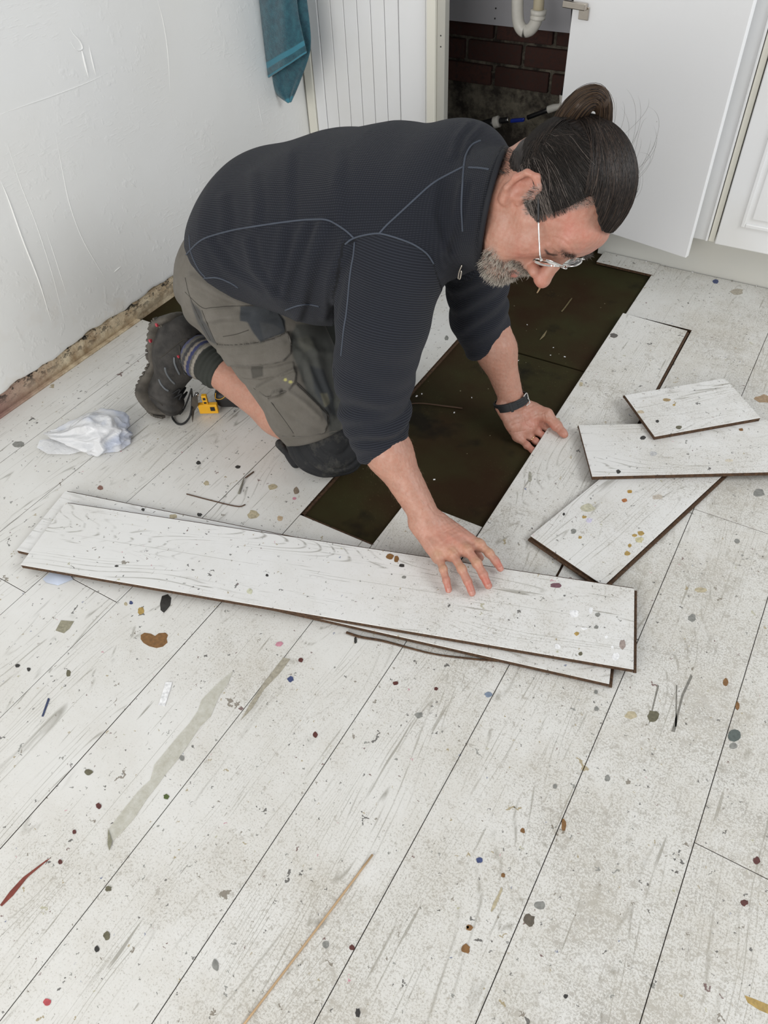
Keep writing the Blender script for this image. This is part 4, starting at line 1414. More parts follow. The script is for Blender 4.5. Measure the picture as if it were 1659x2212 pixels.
# pale knuckles on the spread hand
kn_ = np.zeros(len(bodyV))
for J in RF:
    for q in J[:2]:
        kn_ += gauss(bodyV, q + np.array((0, 0, .008)), (.012, .012, .012))
kn_ = np.clip(kn_ * 0.5, 0, .6)[:, None]
col = col * (1 - kn_) + np.array((0.56, 0.38, 0.23)) * kn_
lip = (gauss(sym, (0, .095, -.060), (.022, .012, .006)) + gauss(sym, (0, .094, -.0755), (.02, .012, .007))) * isH
lip = np.clip(lip, 0, 1)[:, None] * .8
col = col * (1 - lip) + np.array((0.46, 0.13, 0.12)) * lip
mouth = np.clip(gauss(sym, (0, .093, -.0665), (.018, .010, .0028)) * 1.6, 0, 1)[:, None] * isH[:, None]
col = col * (1 - mouth) + np.array((0.06, 0.015, 0.015)) * mouth
# stubble under the beard and greying temple
def beardmask(s):
    x, y, z = s[:, 0], s[:, 1], s[:, 2]
    chin = sstep(-z, .058, .074) * sstep(y, .045, .062) * (1 - sstep(z, -.072, -.060) * 0)
    must = np.exp(-(((z + .052) / .0065) ** 2)) * sstep(y, .072, .082) * (1 - sstep(x, .030, .040))
    side = np.exp(-(((x - .034) / .010) ** 2)) * sstep(y, .05, .064) * sstep(-z, .046, .056)
    lipz = np.exp(-(((z + .0755) / .0055) ** 2)) * (1 - sstep(x, .012, .020)) * sstep(y, .084, .090)
    return np.clip(np.maximum(np.maximum(chin, must), side) - lipz * 1.2, 0, 1)
bmk = beardmask(sym) * isH
b_ = (bmk * .55)[:, None]
col = col * (1 - b_) + np.array((0.36, 0.30, 0.26)) * b_
burn = sstep(-polysd(Q, [(1128, 425), (1165, 395), (1220, 430), (1290, 420), (1300, 440), (1245, 455), (1190, 462), (1160, 472), (1135, 465)]), -6, 8) * isH * front(bodyV, bodyN)
b_ = (burn * .5)[:, None]
col = col * (1 - b_) + np.array((0.22, 0.185, 0.165)) * b_
brow = np.exp(-((hl[:, 2] - .036 - .12 * (sym[:, 0] - .03) * -1) / .006) ** 2) * sstep(sym[:, 0], .010, .018) * (1 - sstep(sym[:, 0], .044, .054)) * sstep(hl[:, 1], .06, .075) * isH
b_ = (brow * .55)[:, None]
col = col * (1 - b_) + np.array((0.10, 0.075, 0.06)) * b_
eyec = np.clip(gauss(sym, (.033, .088, .0065), (.011, .012, .0022)) * 1.8, 0, 1)[:, None] * isH[:, None]
col = col * (1 - eyec) + np.array((0.06, 0.035, 0.03)) * eyec
lash = (np.exp(-(linesd(Q, [(1178, 541), (1184, 546), (1192, 550), (1203, 551)]) / 1.8) ** 2) * isH * front(bodyV, bodyN))[:, None] * .85
col = col * (1 - lash) + np.array((0.03, 0.02, 0.018)) * lash
dirt = np.clip(sines(bodyV, (300, 480), 9) - .9, 0, 1) * gauss(bodyV, (-.49, 1.37, .03), (.03, .03, .03))
col = col * (1 - .6 * np.clip(dirt * 2, 0, 1)[:, None])
# creases on wrist, palm and brow pressed into the surface
disp = np.zeros(len(bodyV))
fr = front(bodyV, bodyN)
for pts, w, dpt in (([(1105, 915), (1140, 906), (1168, 895), (1180, 888)], 1.6, .0012), ([(1108, 935), (1135, 930), (1150, 918)], 1.5, .001), ([(1135, 902), (1138, 915), (1150, 922), (1176, 920)], 1.6, .0012),
                    ([(1095, 890), (1125, 888), (1150, 876)], 1.6, .0008), ([(1175, 893), (1178, 910), (1176, 920)], 1.4, .001), ([(1200, 925), (1208, 918)], 1.3, .0008),
                    ([(1195, 512), (1215, 518), (1232, 533), (1238, 548)], 2.0, .0008), ([(1220, 508), (1238, 524), (1247, 540)], 1.8, .0006), ([(1120, 575), (1100, 578), (1095, 590)], 2, .0008),
                    ([(1010, 1115), (990, 1135), (960, 1150)], 1.6, .0006), ([(925, 1090), (940, 1110), (965, 1118)], 1.6, .0006)):
    disp -= dpt * np.exp(-(linesd(Q, pts) / w) ** 2) * fr
disp += 0.00025 * sines(bodyV, (500, 800), 2)
# hair ends of the tendons on the back of the spread hand
for i, b in enumerate(rk):
    a = proj(b)
    c = proj((wi * (1 - i / 3) + wl * (i / 3)) * .5 + b * .5)
    disp += 0.0012 * np.exp(-(linesd(Q, [a, c]) / 4.5) ** 2) * fr * (bodyV[:, 2] > .05)
bodyV = bodyV + bodyN * disp[:, None]

m = N('skin')
ca = m.n('ShaderNodeAttribute', attribute_name='Col').outputs['Color']
geo = m.n('ShaderNodeNewGeometry').outputs['Position']
c = m.mix(m.ramp(m.noise(geo, 170, 4, 0.7), 0.35, 0.7), ca, m.mix(1.0, ca, (0.93, 0.78, 0.74), 'MULTIPLY'))
bz_ = m.math('ADD', m.math('MULTIPLY', m.noise(geo, 900, 2), 0.6), m.noise(m.mapping(geo, (1, 1, 1)), 260, 3, 0.6))
M['skin'] = m.out(c, 0.46, m.bump(bz_, 0.22, 0.0012), Subsurface_Weight=0.14, Subsurface_Radius=(0.012, 0.005, 0.003), Subsurface_Scale=0.6)

man = empty('person', (-.83, 1.2, 0.0), 'kneeling man in navy fleece and grey work trousers, hair tied back, reaching for planks', 'person')
body = mobj('body', bodyV, bodyF, M['skin'], man, smooth=True, col=col)
print('body', len(bodyV))

# ================================================================== clothes
def paint_lines(V, Nn, specs):
    """press or raise lines drawn by their picture position onto the side that faces us"""
    Q = proj(V)
    fr = front(V, Nn)
    d = np.zeros(len(V))
    for pts, w, a in specs:
        d += a * np.exp(-(linesd(Q, pts) / w) ** 2) * fr
    return d


# ---------------- fleece
YA = (0, 1, 0)
hem = [ony(402, 512, 1.22), ony(452, 617, 1.03), ony(735, 724, 1.12)]
hn = np.cross(hem[1] - hem[0], hem[2] - hem[0])
hn = nrm(hn)
if hn @ (np.array(pelvis) - np.array(chest)) < 0:
    hn = -hn
sw = []
sw += [cap((-1.165, 1.215, .410), (-1.018, 1.212, .496), .118, .145, k=.05, ax=YA, s=1.42),
       cap((-1.018, 1.212, .496), (-.870, 1.214, .530), .145, .161, k=.05, ax=YA, s=1.40),
       cap((-.870, 1.214, .532), (-.725, 1.214, .584), .161, .143, k=.05, ax=YA, s=1.38),
       cap((-.725, 1.214, .584), (-.640, 1.214, .608), .143, .120, k=.05, ax=YA, s=1.45),
       cap((-.640, 1.15, .610), (-.640, 1.28, .610), .090, .090, k=.05),
       ell(ony(992, 374, 1.25), (.080, .10, .080), k=.06),
       cap((-.86, 1.14, .46), (-.80, 1.20, .42), .085, .075, k=.05)]
slR = [np.array((-.640, 1.060, .553)), np.array((-.650, 1.030, .465)), np.array((-.660, 1.008, .370)), np.array((-.656, .992, .275)), np.array((-.642, .983, .215))]
SR = chain(slR, [.090, .080, .073, .062, .056], k=.035)
slL = [np.array((-.650, 1.370, .545)), np.array((-.640, 1.41, .430)), np.array((-.637, 1.422, .345)), np.array((-.629, 1.427, .262)), np.array((-.606, 1.430, .206))]
SL = chain(slL, [.090, .072, .062, .060, .059], k=.035)
# collar
cd = nrm(HO + HM @ np.array((0, -.02, -.03)) - neckb)
cn = neckb + np.array((-.01, 0, 0))
cdir = nrm(hw(0, 0, -.055) - neckb)
sw += [cap(cn, cn + cdir * .14, .104, .093, k=.020)]
C3 = [ony(1102, 322, 1.25), ony(1046, 480, 1.09), ony(1043, 594, 1.2)]
cpn = nrm(np.cross(C3[1] - C3[0], C3[2] - C3[0]))
if cpn @ (HO - neckb) < 0:
    cpn = -cpn
pre = list(sw)
ds = [cap(neckb + cdir * .05, neckb + cdir * .30, .078, .084, k=.004, op='s')]
dR, dL = nrm(Rwr - slR[4]), nrm(Lwr - slL[4])
dR_ = nrm(np.array((.55, -.12, -.85)))
cuts = [cap(slR[4] + dR * .005, slR[4] + dR * .2, .046, .046, k=.006, op='s'), cap(slL[4] + dL * .005, slL[4] + dL * .2, .045, .045, k=.006, op='s')]


class _P(Pr):
    pass


def local_plane(c, n, cc, R, k=.006):
    """half-space cut acting only inside a ball (for cuffs and collar)"""
    c, cc = np.array(c, np.float32), np.array(cc, np.float32)
    n = nrm(n).astype(np.float32)
    R = np.float32(R)

    def f(p):
        a = -((p - c) @ n)                        # inside (negative) beyond the plane
        b = np.sqrt(((p - cc) ** 2).sum(-1)) - R
        return np.maximum(a, b)
    return Pr(f, k, 's', cc - R, cc + R)


swp = sw + [plane(hem[0], hn, k=.006), cap((-1.25, 1.212, .39), (-1.08, 1.212, .455), .112, .132, k=.006, op='s', ax=YA, s=1.42)] + SR + SL + ds + cuts + [
                        local_plane(C3[0] + np.array((0, 0, 0)), cpn, HO, .21, .004),
                        local_plane(slR[4] + dR_ * .028, dR_, slR[4] + dR_ * .128, .11, .006),
                        local_plane(slL[4] + dL * .030, dL, slL[4] + dL * .128, .11, .006)]
V, F = sculpt(swp, 0.0034)
V = relax(V, F, 2, .5)
Nn = vnormals(V, F)
Q = proj(V)


def seg_t(V, pts, sig=.035):
    """smooth arc-length coordinate along a polyline, and the distance to it"""
    best = np.full(len(V), 9.0)
    ws = np.zeros(len(V))
    tt = np.zeros(len(V))
    L = 0
    data = []
    for i in range(len(pts) - 1):
        a, b = np.array(pts[i]), np.array(pts[i + 1])
        e = b - a
        l = np.linalg.norm(e)
        t = ((V - a) @ e) / (l * l)
        d = np.linalg.norm(V - a - np.clip(t, 0, 1)[:, None] * e, axis=1)
        best = np.minimum(best, d)
        over = np.maximum(np.maximum(t - 1, -t), 0) * l
        if i == 0:
            over = np.maximum(t - 1, 0) * l
        if i == len(pts) - 2:
            over = np.maximum(-t, 0) * l
        w = np.exp(-(over / sig) ** 2 * 3) + 1e-6
        tt += w * (L + t * l)
        ws += w
        L += l
    return tt / ws, best


tR, dRr = seg_t(V, slR)
tL, dLl = seg_t(V, slL)
sleeve_poly = [(758, 522), (772, 512), (819, 505), (870, 519), (910, 539), (935, 568), (960, 640), (940, 1000), (720, 1000), (720, 640), (745, 528)]
onR = sstep(-polysd(Q, sleeve_poly), -1, 1) * (V[:, 1] < 1.16)
onL = (V[:, 1] > 1.335) & (dLl < .13) & (V[:, 2] < .56)
slv = np.maximum(onR, onL * 1.0)
ax1 = nrm(np.array(chest) - np.array(pelvis))
rel = V - np.array((-.87, 1.212, .526))
along = rel @ ax1
up_ = nrm(np.cross(np.cross(ax1, (0, 0, 1)), ax1))
ang = np.arctan2(rel @ np.array((0, 1.0, 0)), rel @ up_)
around = ang * .20
ribT = around + .010 * np.sin(along * 9 + 1) + .01 * np.sin(along * 4)
rib = np.where(onL, tL, np.where(onR > .5, tR, ribT))
rib2 = np.where(slv > .5, ang * .3, along)
# folds: soft rolls on the sleeves, long pulls from the armpit down to the belly
d = np.zeros(len(V))
fR = np.clip((tR - .20) / .12, 0, 1) * onR
d += onR * .0030 * np.sin(tR * 95 + 1.6 * np.sin(V[:, 0] * 26) + 1.2 * np.sin(V[:, 1] * 31)) * np.clip((tR - .10) / .15, .12, 1)
d += fR * .0042 * np.sin(tR * 150 + 3 * np.sin(V[:, 0] * 27) + 2.5 * np.sin(V[:, 1] * 25 + 1))
d += onL * .0030 * np.sin(tL * 105 + 3.0 * np.sin(V[:, 0] * 30) + 2 * np.sin(V[:, 1] * 27)) * sstep(-tL, -.33, -.28)
d *= 1 - .75 * np.maximum(sstep(tR, .315, .345) * onR, sstep(tL, .315, .345) * onL)
tors = 1 - slv
for pts, w, a in (([(700, 485), (675, 560), (655, 640), (640, 690)], 12, .006), ([(745, 520), (715, 600), (700, 680)], 12, .007), ([(610, 500), (600, 560), (585, 620)], 12, .0045), ([(660, 490), (630, 570), (610, 640)], 10, .0045),
                  ([(545, 380), (550, 440), (545, 490)], 12, .0035), ([(625, 335), (618, 400), (620, 470)], 12, .003), ([(730, 330), (728, 400), (735, 470)], 14, .0035), ([(480, 430), (485, 470), (478, 520)], 12, .003),
                  ([(450, 520), (490, 580), (560, 625)], 12, .004), ([(530, 520), (545, 580), (590, 635)], 11, .004), ([(1010, 270), (985, 300), (975, 340)], 8, .004), ([(1040, 275), (1015, 300), (1000, 330)], 7, .004), ([(1000, 400), (985, 470), (960, 540)], 10, .005),
                  ([(940, 400), (930, 460), (948, 520)], 12, .004)):
    d += a * np.exp(-(linesd(Q, pts) / w) ** 2) * front(V, Nn)
    d -= a * .7 * np.exp(-(linesd(Q, [(x + w * 1.6, y) for x, y in pts]) / (w * .8)) ** 2) * front(V, Nn)
d += tors * .0016 * sines(V * np.array((1, 1, .6)), (22, 38), 3)
# binding along the collar rim and rolled cuffs
rimd = np.abs((V - C3[0]) @ cpn + .006)
isC = np.linalg.norm(V - (neckb + cdir * .09), axis=1) < .16
rim = np.exp(-(rimd / .005) ** 2) * isC * (np.linalg.norm(V - HO, axis=1) < .2)
cuffR = np.exp(-((((V - slR[4]) @ dR_) - .016) / .011) ** 2) * (dRr < .10) * (V[:, 2] < .3)
cuffL = np.exp(-((((V - slL[4]) @ dL) - .016) / .011) ** 2) * (dLl < .10) * (V[:, 2] < .3)
d += .003 * rim + .004 * cuffR + .004 * cuffL
V = V + Nn * d[:, None]
shade = np.ones(len(V))
colF = np.tile(np.array((0.0125, 0.0140, 0.0200)), (len(V), 1))
colF = colF * (1 - .55 * rim[:, None])
m = N('ribbed_fleece')
ca = m.n('ShaderNodeAttribute', attribute_name='Col').outputs['Color']
r1 = m.n('ShaderNodeAttribute', attribute_name='rib').outputs['Fac']
r2 = m.n('ShaderNodeAttribute', attribute_name='rib2').outputs['Fac']
sl = m.n('ShaderNodeAttribute', attribute_name='slv').outputs['Fac']
s1 = m.math('ADD', m.math('MULTIPLY', m.math('SINE', m.math('MULTIPLY', r1, 2 * math.pi / 0.0043)), 0.5), 0.5)
s2 = m.math('ADD', m.math('MULTIPLY', m.math('SINE', m.math('MULTIPLY', r2, 2 * math.pi / 0.0043)), 0.5), 0.5)
waf = m.math('MULTIPLY', s1, m.math('ADD', m.math('MULTIPLY', s2, 0.55), 0.45))
pat = m.n('ShaderNodeMix', {0: sl, 2: waf, 3: s1}, data_type='FLOAT').outputs[0]
geo = m.n('ShaderNodeNewGeometry').outputs['Position']
c = m.mix(m.math('MULTIPLY', m.math('POWER', pat, 1.5), 0.55), ca, (0.046, 0.051, 0.066))
c = m.mix(m.math('MULTIPLY', m.noise(geo, 60, 3), 0.25), c, (0.016, 0.017, 0.021))
M['fleece'] = m.out(c, 0.92, m.bump(pat, 0.8, 0.0016), Sheen_Weight=0.06, Sheen_Roughness=0.5, Specular_IOR_Level=0.2)
jumper = mobj('fleece', V, F, M['fleece'], man, smooth=True, col=colF, attrs={'rib': rib, 'rib2': rib2, 'slv': slv}, label='navy ribbed fleece with rolled sleeves and grey seams')
swb = BVHTree.FromPolygons(V.tolist(), F.tolist())
M['seam'] = simple('grey_blue_seam', (0.055, 0.066, 0.088), 0.85)
M['binding'] = simple('black_binding', (0.007, 0.008, 0.012), 0.8)


def seam(name, bvh, pts, r, mat, parent, lift=0.0, n=None):
    pts = curve_pts([(a, b, 0) for a, b in pts], max(8, int(sum(math.hypot(pts[i + 1][0] - pts[i][0], pts[i + 1][1] - pts[i][1]) for i in range(len(pts) - 1)) / 9)))
    P = []
    for p in pts:
        d = Vector(ray(p[0], p[1])).normalized()
        h = bvh.ray_cast(Vector(CC), d)
        if h[0] is not None:
            nn = np.array(h[1])
            q = np.array(h[0]) + nn * lift
            if P and np.linalg.norm(q - P[-1]) > .05:
                break
            P.append(q)
    if len(P) > 2:
        return tube(name, P, r, mat, parent, sides=6, n=len(P) * 2, flat=1.0)


for pts in ([(401, 552), (412, 540), (428, 524), (450, 512), (500, 498), (545, 490), (585, 484), (621, 479), (660, 475), (692, 474), (708, 476), (721, 481), (738, 492), (750, 501), (764, 514)],
            [(745, 528), (756, 519), (772, 512), (795, 507), (819, 505), (845, 511), (870, 519), (892, 528), (910, 539), (925, 552), (936, 570)],
            [(819, 505), (834, 488), (853, 470), (880, 445), (906, 421), (925, 404), (946, 389), (972, 375), (1002, 360)],
            [(766, 523), (764, 550), (759, 577), (755, 610), (752, 644), (748, 680), (743, 711), (740, 740), (737, 769)],
            [(409, 508), (413, 545), (429, 581), (445, 600)], [(616, 670), (640, 661), (665, 657), (690, 662)],
            [(1002, 360), (1006, 335), (1018, 314), (1038, 304)], [(1002, 360), (999, 400), (997, 450), (1000, 500)], [(1012, 362), (1035, 363), (1056, 366)],
            [(440, 601), (470, 600), (500, 612), (515, 622)], [(1046, 560), (1047, 620), (1048, 660), (1055, 700)]):
    seam('seam', swb, pts, 0.0017, M['seam'], jumper, 0.0004)
_u = nrm(np.cross(cdir, (0, 1, 0)))
_v = np.cross(cdir, _u)
rimp = []
for _a in np.linspace(0, 2 * math.pi, 41):
    q = cn + (_u * math.cos(_a) + _v * math.sin(_a)) * .0915
    q = q + cdir * (((C3[0] - q) @ cpn) / (cdir @ cpn) - .001)
    rimp.append(q)
tube('collar_binding', rimp, 0.0046, M['binding'], jumper, sides=10, n=120)
zp = ony(992, 572, 1.16)
h = swb.ray_cast(Vector(CC), Vector(ray(998, 572)).normalized())
if h[0] is not None:
    zp = np.array(h[0])
zo = zp + nrm(CC - zp) * .004
tube('zip_pull', [zo, zo + np.array((-.004, -.002, -.012)), zo + np.array((-.006, -.002, -.026)), zo + np.array((-.002, -.002, -.026)), zo + np.array((0, -.001, -.010))], 0.0014, M['steel'], jumper, sides=6, n=20)

# ---------------- work trousers
tr = [ell((-1.085, 1.20, .405), (.125, .195, .125), k=.05), cap((-1.09, 1.12, .395), (-1.09, 1.30, .395), .120, .118, k=.05),
      cap((-1.06, 1.115, .405), (-.875, 1.072, .150), .132, .098, k=.045), cap((-.875, 1.072, .150), (-.83, 1.065, .085), .098, .088, k=.03),
      cap((-1.08, 1.31, .40), (-.99, 1.375, .10), .125, .094, k=.035), ell((-.99, 1.375, .075), (.10, .09, .066), k=.03),
      cap((-.99, 1.375, .075), (-1.12, 1.385, .075), .072, .066, k=.03)]
tHem = nrm(np.array((-.875, 1.072, .150)) - np.array((-1.06, 1.115, .405)))
h0 = onz(605, 944, .055)
h1 = ony(735, 935, 1.02)
h2 = ony(640, 944, 1.0)
tr += [local_plane(np.array((-.85, 1.06, .115)), (.42, -.10, -.90), np.array((-.74, 1.04, -.02)), .20, .006)]
tr += [cap((-.96, 1.07, .02), (-.85, 1.065, .07), .055, .070, k=.01, op='s')]
tr += [plane((0, 0, .003), (0, 0, -1), k=.003)]
V, F = sculpt(tr, 0.0027)
V = relax(V, F, 2, .5)
Nn = vnormals(V, F)
Q = proj(V)
fr = front(V, Nn)
POCK = [([(469, 745), (510, 744), (557, 739), (592, 730), (622, 716), (628, 740), (628, 762), (612, 779), (590, 785), (557, 789), (510, 790), (479, 789)], .0055),
        ([(508, 793), (545, 795), (590, 792), (633, 780), (638, 800), (600, 812), (560, 820), (522, 818)], .0025),
        ([(553, 834), (590, 815), (634, 791), (640, 805), (638, 824), (625, 841), (600, 850), (576, 857), (560, 846)], .0065),
        ([(590, 842), (610, 836), (612, 849), (594, 853)], .009),
        ([(579, 860), (610, 850), (640, 826), (672, 858), (706, 893), (708, 915), (700, 934), (672, 940), (641, 942), (622, 915), (600, 885)], .0060),
        ([(442, 668), (505, 663), (590, 655), (612, 690), (618, 718), (560, 738), (500, 746), (468, 742), (458, 715), (448, 690)], .0022),
        ([(542, 792), (568, 791), (569, 811), (547, 817)], .0012)]
d = np.zeros(len(V))
for poly, a in POCK:
    d += a * 1.5 * sstep(-polysd(Q, poly), -.5, 2.0) * fr
for pts, w, a in (([(400, 600), (398, 640), (420, 690), (448, 735), (470, 780), (500, 840)], 5, -.0015), ([(415, 600), (470, 635), (530, 660), (600, 660)], 10, .006), ([(420, 625), (480, 655), (540, 675)], 9, -.004),
                  ([(470, 700), (530, 700), (600, 685)], 8, -.003), ([(440, 690), (500, 685), (580, 672)], 7, .0035), ([(500, 760), (560, 757), (610, 740)], 6, .002), ([(600, 870), (640, 900), (690, 925)], 8, -.003),
                  ([(650, 760), (665, 800), (690, 850), (715, 900)], 9, .007), ([(635, 720), (655, 770), (660, 820)], 8, -.005), ([(670, 740), (690, 800), (715, 860)], 9, .006), ([(700, 750), (715, 820), (728, 880)], 8, -.005),
                  ([(620, 840), (660, 870), (690, 900)], 5, .003), ([(640, 735), (680, 760), (715, 765)], 8, .004), ([(530, 860), (560, 900), (600, 935)], 8, .003)):
    d += a * np.exp(-(linesd(Q, pts) / w) ** 2) * fr
_al = nrm(np.array((-.875, 1.072, .150)) - np.array((-1.06, 1.115, .405)))
_tt = (V - np.array((-1.06, 1.115, .405))) @ _al
d += .0016 * sines(V, (18, 34, 60), 8)
d += .0032 * np.sin(_tt * 75 + 2.0 * np.sin(V[:, 0] * 17 + 1) + 1.6 * np.sin(V[:, 1] * 22)) * sstep(sines(V, (10, 16), 31), -.2, .9)
d -= .0022 * np.abs(np.sin(_tt * 38 + 2.4 * np.sin(V[:, 0] * 12) + V[:, 2] * 12)) ** 6
V = V + Nn * d[:, None]
V[:, 2] = np.maximum(V[:, 2], .001)
base_ = np.array((0.150, 0.138, 0.120))
colT = np.tile(base_, (len(V), 1)) * (1 + .10 * sines(V, (14, 30), 4)[:, None])


def patch(poly, c, a=1.0, soft=2.0):
    global colT
    k = (sstep(-polysd(Q, poly), -soft, soft) * fr * a)[:, None]
    colT = colT * (1 - k) + np.array(c) * k


DG, DK = (0.040, 0.045, 0.052), (0.075, 0.078, 0.074)
patch([(519, 661), (560, 658), (602, 668), (617, 693), (615, 719), (590, 728), (563, 739), (548, 720), (534, 696), (519, 693)], DG)
patch([(560, 695), (590, 700), (610, 712), (600, 722), (570, 735)], (0.055, 0.058, 0.062))
patch([(640, 700), (735, 700), (740, 940), (712, 940), (706, 895), (664, 850), (645, 800), (632, 770), (628, 730)], (0.065, 0.070, 0.066), .85, 4)
patch([(668, 790), (700, 800), (720, 850), (728, 900), (706, 890), (680, 850)], DG, .8, 4)
patch([(410, 648), (432, 672), (455, 715), (470, 745), (450, 735), (425, 700)], DG, .7, 3)
patch([(690, 850), (705, 850), (712, 872), (700, 880)], (0.14, 0.135, 0.10), .9, 2)
patch([(640, 730), (665, 725), (675, 750), (655, 762)], (0.10, 0.10, 0.085), .8, 3)
patch([(690, 880), (715, 880), (715, 920), (700, 905)], (0.03, 0.032, 0.034), .7, 3)
patch([(542, 792), (568, 791), (569, 811), (547, 817)], (0.075, 0.07, 0.06))
for x, y in ((617, 818), (628, 823)):
    patch(blob_xy(x, y, 3.5, 3.5), (0.50, 0.47, 0.18), 1, 1)
# inner and far leg is camouflage cloth
camo = sines(V, (38, 60), 17)
leg2 = sstep(V[:, 1], 1.20, 1.24) * sstep(-V[:, 2], -.44, -.36)
for lo_, c_ in ((-.4, (0.045, 0.05, 0.045)), (.3, (0.10, 0.098, 0.08)), (.75, (0.018, 0.02, 0.022))):
    k = (leg2 * (camo > lo_) * .9)[:, None]
    colT = colT * (1 - k) + np.array(c_) * k
m = N('work_cotton')
ca = m.n('ShaderNodeAttribute', attribute_name='Col').outputs['Color']
geo = m.n('ShaderNodeNewGeometry').outputs['Position']
c = m.mix(m.ramp(m.noise(geo, 25, 5, 0.7), 0.3, 0.7), ca, m.mix(1.0, ca, (0.78, 0.77, 0.74), 'MULTIPLY'))
M['cotton'] = m.out(c, 0.9, m.bump(m.math('ADD', m.noise(geo, 1100, 2), m.math('MULTIPLY', m.noise(geo, 60, 4), 2.0)), 0.35, 0.0015))
trs = mobj('trousers', V, F, M['cotton'], man, smooth=True, col=colT, label='grey cargo work trousers with dark patches')
trb = BVHTree.FromPolygons(V.tolist(), F.tolist())
M['stitch'] = simple('dark_stitching', (0.05, 0.045, 0.038), 0.9)
M['stitch2'] = simple('grey_hem', (0.13, 0.12, 0.105), 0.9)
for pts in ([(400, 631), (436, 664), (460, 664), (508, 661), (545, 660), (586, 654), (600, 648)], [(436, 670), (448, 700), (462, 732), (470, 744)], [(482, 727), (510, 722), (537, 713)],
            [(470, 745), (510, 745), (557, 740), (592, 731), (622, 717)], [(579, 860), (600, 888), (622, 918), (634, 936)], [(548, 838), (552, 842)], [(400, 600), (410, 640), (432, 690), (455, 735)]):
    seam('stitching', trb, pts, 0.0008, M['stitch'], trs)
for pts in ([(479, 789), (510, 790), (557, 789), (590, 785), (612, 779), (628, 762), (628, 740), (622, 718)], [(560, 846), (576, 857), (600, 850), (625, 841), (638, 824), (640, 805)],
            [(610, 942), (641, 944), (672, 941), (700, 936), (730, 930)], [(640, 826), (672, 858), (706, 893), (708, 915), (700, 934)]):
    seam('hem', trb, pts, 0.0013, M['stitch2'], trs)
# drawstring end
seam('drawstring', swb, [(0, 0), (1, 1)], 0.001, M['stitch'], trs) if False else None
dsx = ony(638, 688, 1.09)
tube('drawstring', [dsx, dsx + np.array((-.003, -.002, -.010)), dsx + np.array((-.006, -.002, -.022)), dsx + np.array((-.010, -.001, -.034))], 0.0018, simple('red_cord', (0.30, 0.05, 0.06), 0.8), trs, sides=6, n=12)

# black knee pad pocket below the hem
kp = [ell((-.838, 1.058, .058), (.094, .080, .056), k=.02), cap((-.90, 1.065, .075), (-.82, 1.055, .090), .060, .070, k=.02)]
kp += [plane((0, 0, .0015), (0, 0, -1), k=.003), cap((-.95, 1.06, .05), (-.86, 1.06, .06), .045, .056, k=.008, op='s')]
kp += [ell(ony(736, 990, .990), (.036, .020, .009), k=.006, op='s')]
kp += [cap(onz(606, 960, .03), onz(640, 1000, .012), .012, .013, k=.014), cap(onz(680, 1008, .012), onz(755, 1003, .012), .010, .012, k=.012)]
V, F = sculpt(kp, 0.0026)
V = relax(V, F, 1, .5)
Nn = vnormals(V, F)
V = V + Nn * (.002 * sines(V, (60, 110), 6) - .004 * np.abs(np.sin(V[:, 0] * 60 + V[:, 2] * 90 + 1.5 * np.sin(V[:, 1] * 40))) ** 8)[:, None]
V[:, 2] = np.maximum(V[:, 2], .0008)
knp = mobj('knee_pad', V, F, M['kneepad'], man, smooth=True, label='dusty black knee pad pocket')

# ---------------- socks and boots
def band_sock(name, pts, rads, seed):
    V, F = sculpt(chain(pts, rads, k=.02), 0.0026)
    Nn = vnormals(V, F)
    t, _ = seg_t(V, pts)
    V = V + Nn * (.0012 * np.sin(t * 520) * (1 + 0 * t) + .0015 * np.sin(t * 150 + V[:, 2] * 60))[:, None]
    cyc = (t / .0068) % 8
    pal = 1.5 * np.array([(.10, .095, .085), (.035, .035, .04), (.17, .15, .125), (.03, .035, .09), (.075, .072, .065), (.20, .185, .16), (.028, .028, .03), (.055, .06, .11)])
    cl = pal[np.floor(cyc).astype(int) % 8]
    cuff = sstep(t, .096, .099)[:, None]
    cl = cl * (1 - cuff) + np.array((.032, .035, .030)) * cuff
    return mobj(name, V, F, M['cotton'], man, smooth=True, col=cl, label='grey, navy and black striped sock')


shinR = nrm(Rkn - Ran)
band_sock('sock', [Ran - shinR * .035 + np.array((-.01, 0, .0)), Ran + shinR * .02, Ran + shinR * .082], [.0485, .0455, .0485], 0)
shinL = nrm(Lkn - Lan)
band_sock('sock', [Lan - shinL * .03, Lan + shinL * .02, Lan + shinL * .085], [.046, .046, .048], 1)

M['boot'] = simple('dusty_black_nubuck', (0.034, 0.031, 0.028), 0.75, var=0.55, scale=38, bump=0.5, bscale=300)
M['sole'] = simple('grey_brown_rubber', (0.085, 0.075, 0.062), 0.8, var=0.4, scale=30, bump=0.4)
M['boot_grey'] = simple('grey_reflective_strip', (0.12, 0.13, 0.14), 0.5)
M['red'] = simple('red_rubber', (0.45, 0.05, 0.07), 0.5)
M['lace'] = simple('black_lace', (0.012, 0.012, 0.013), 0.7)


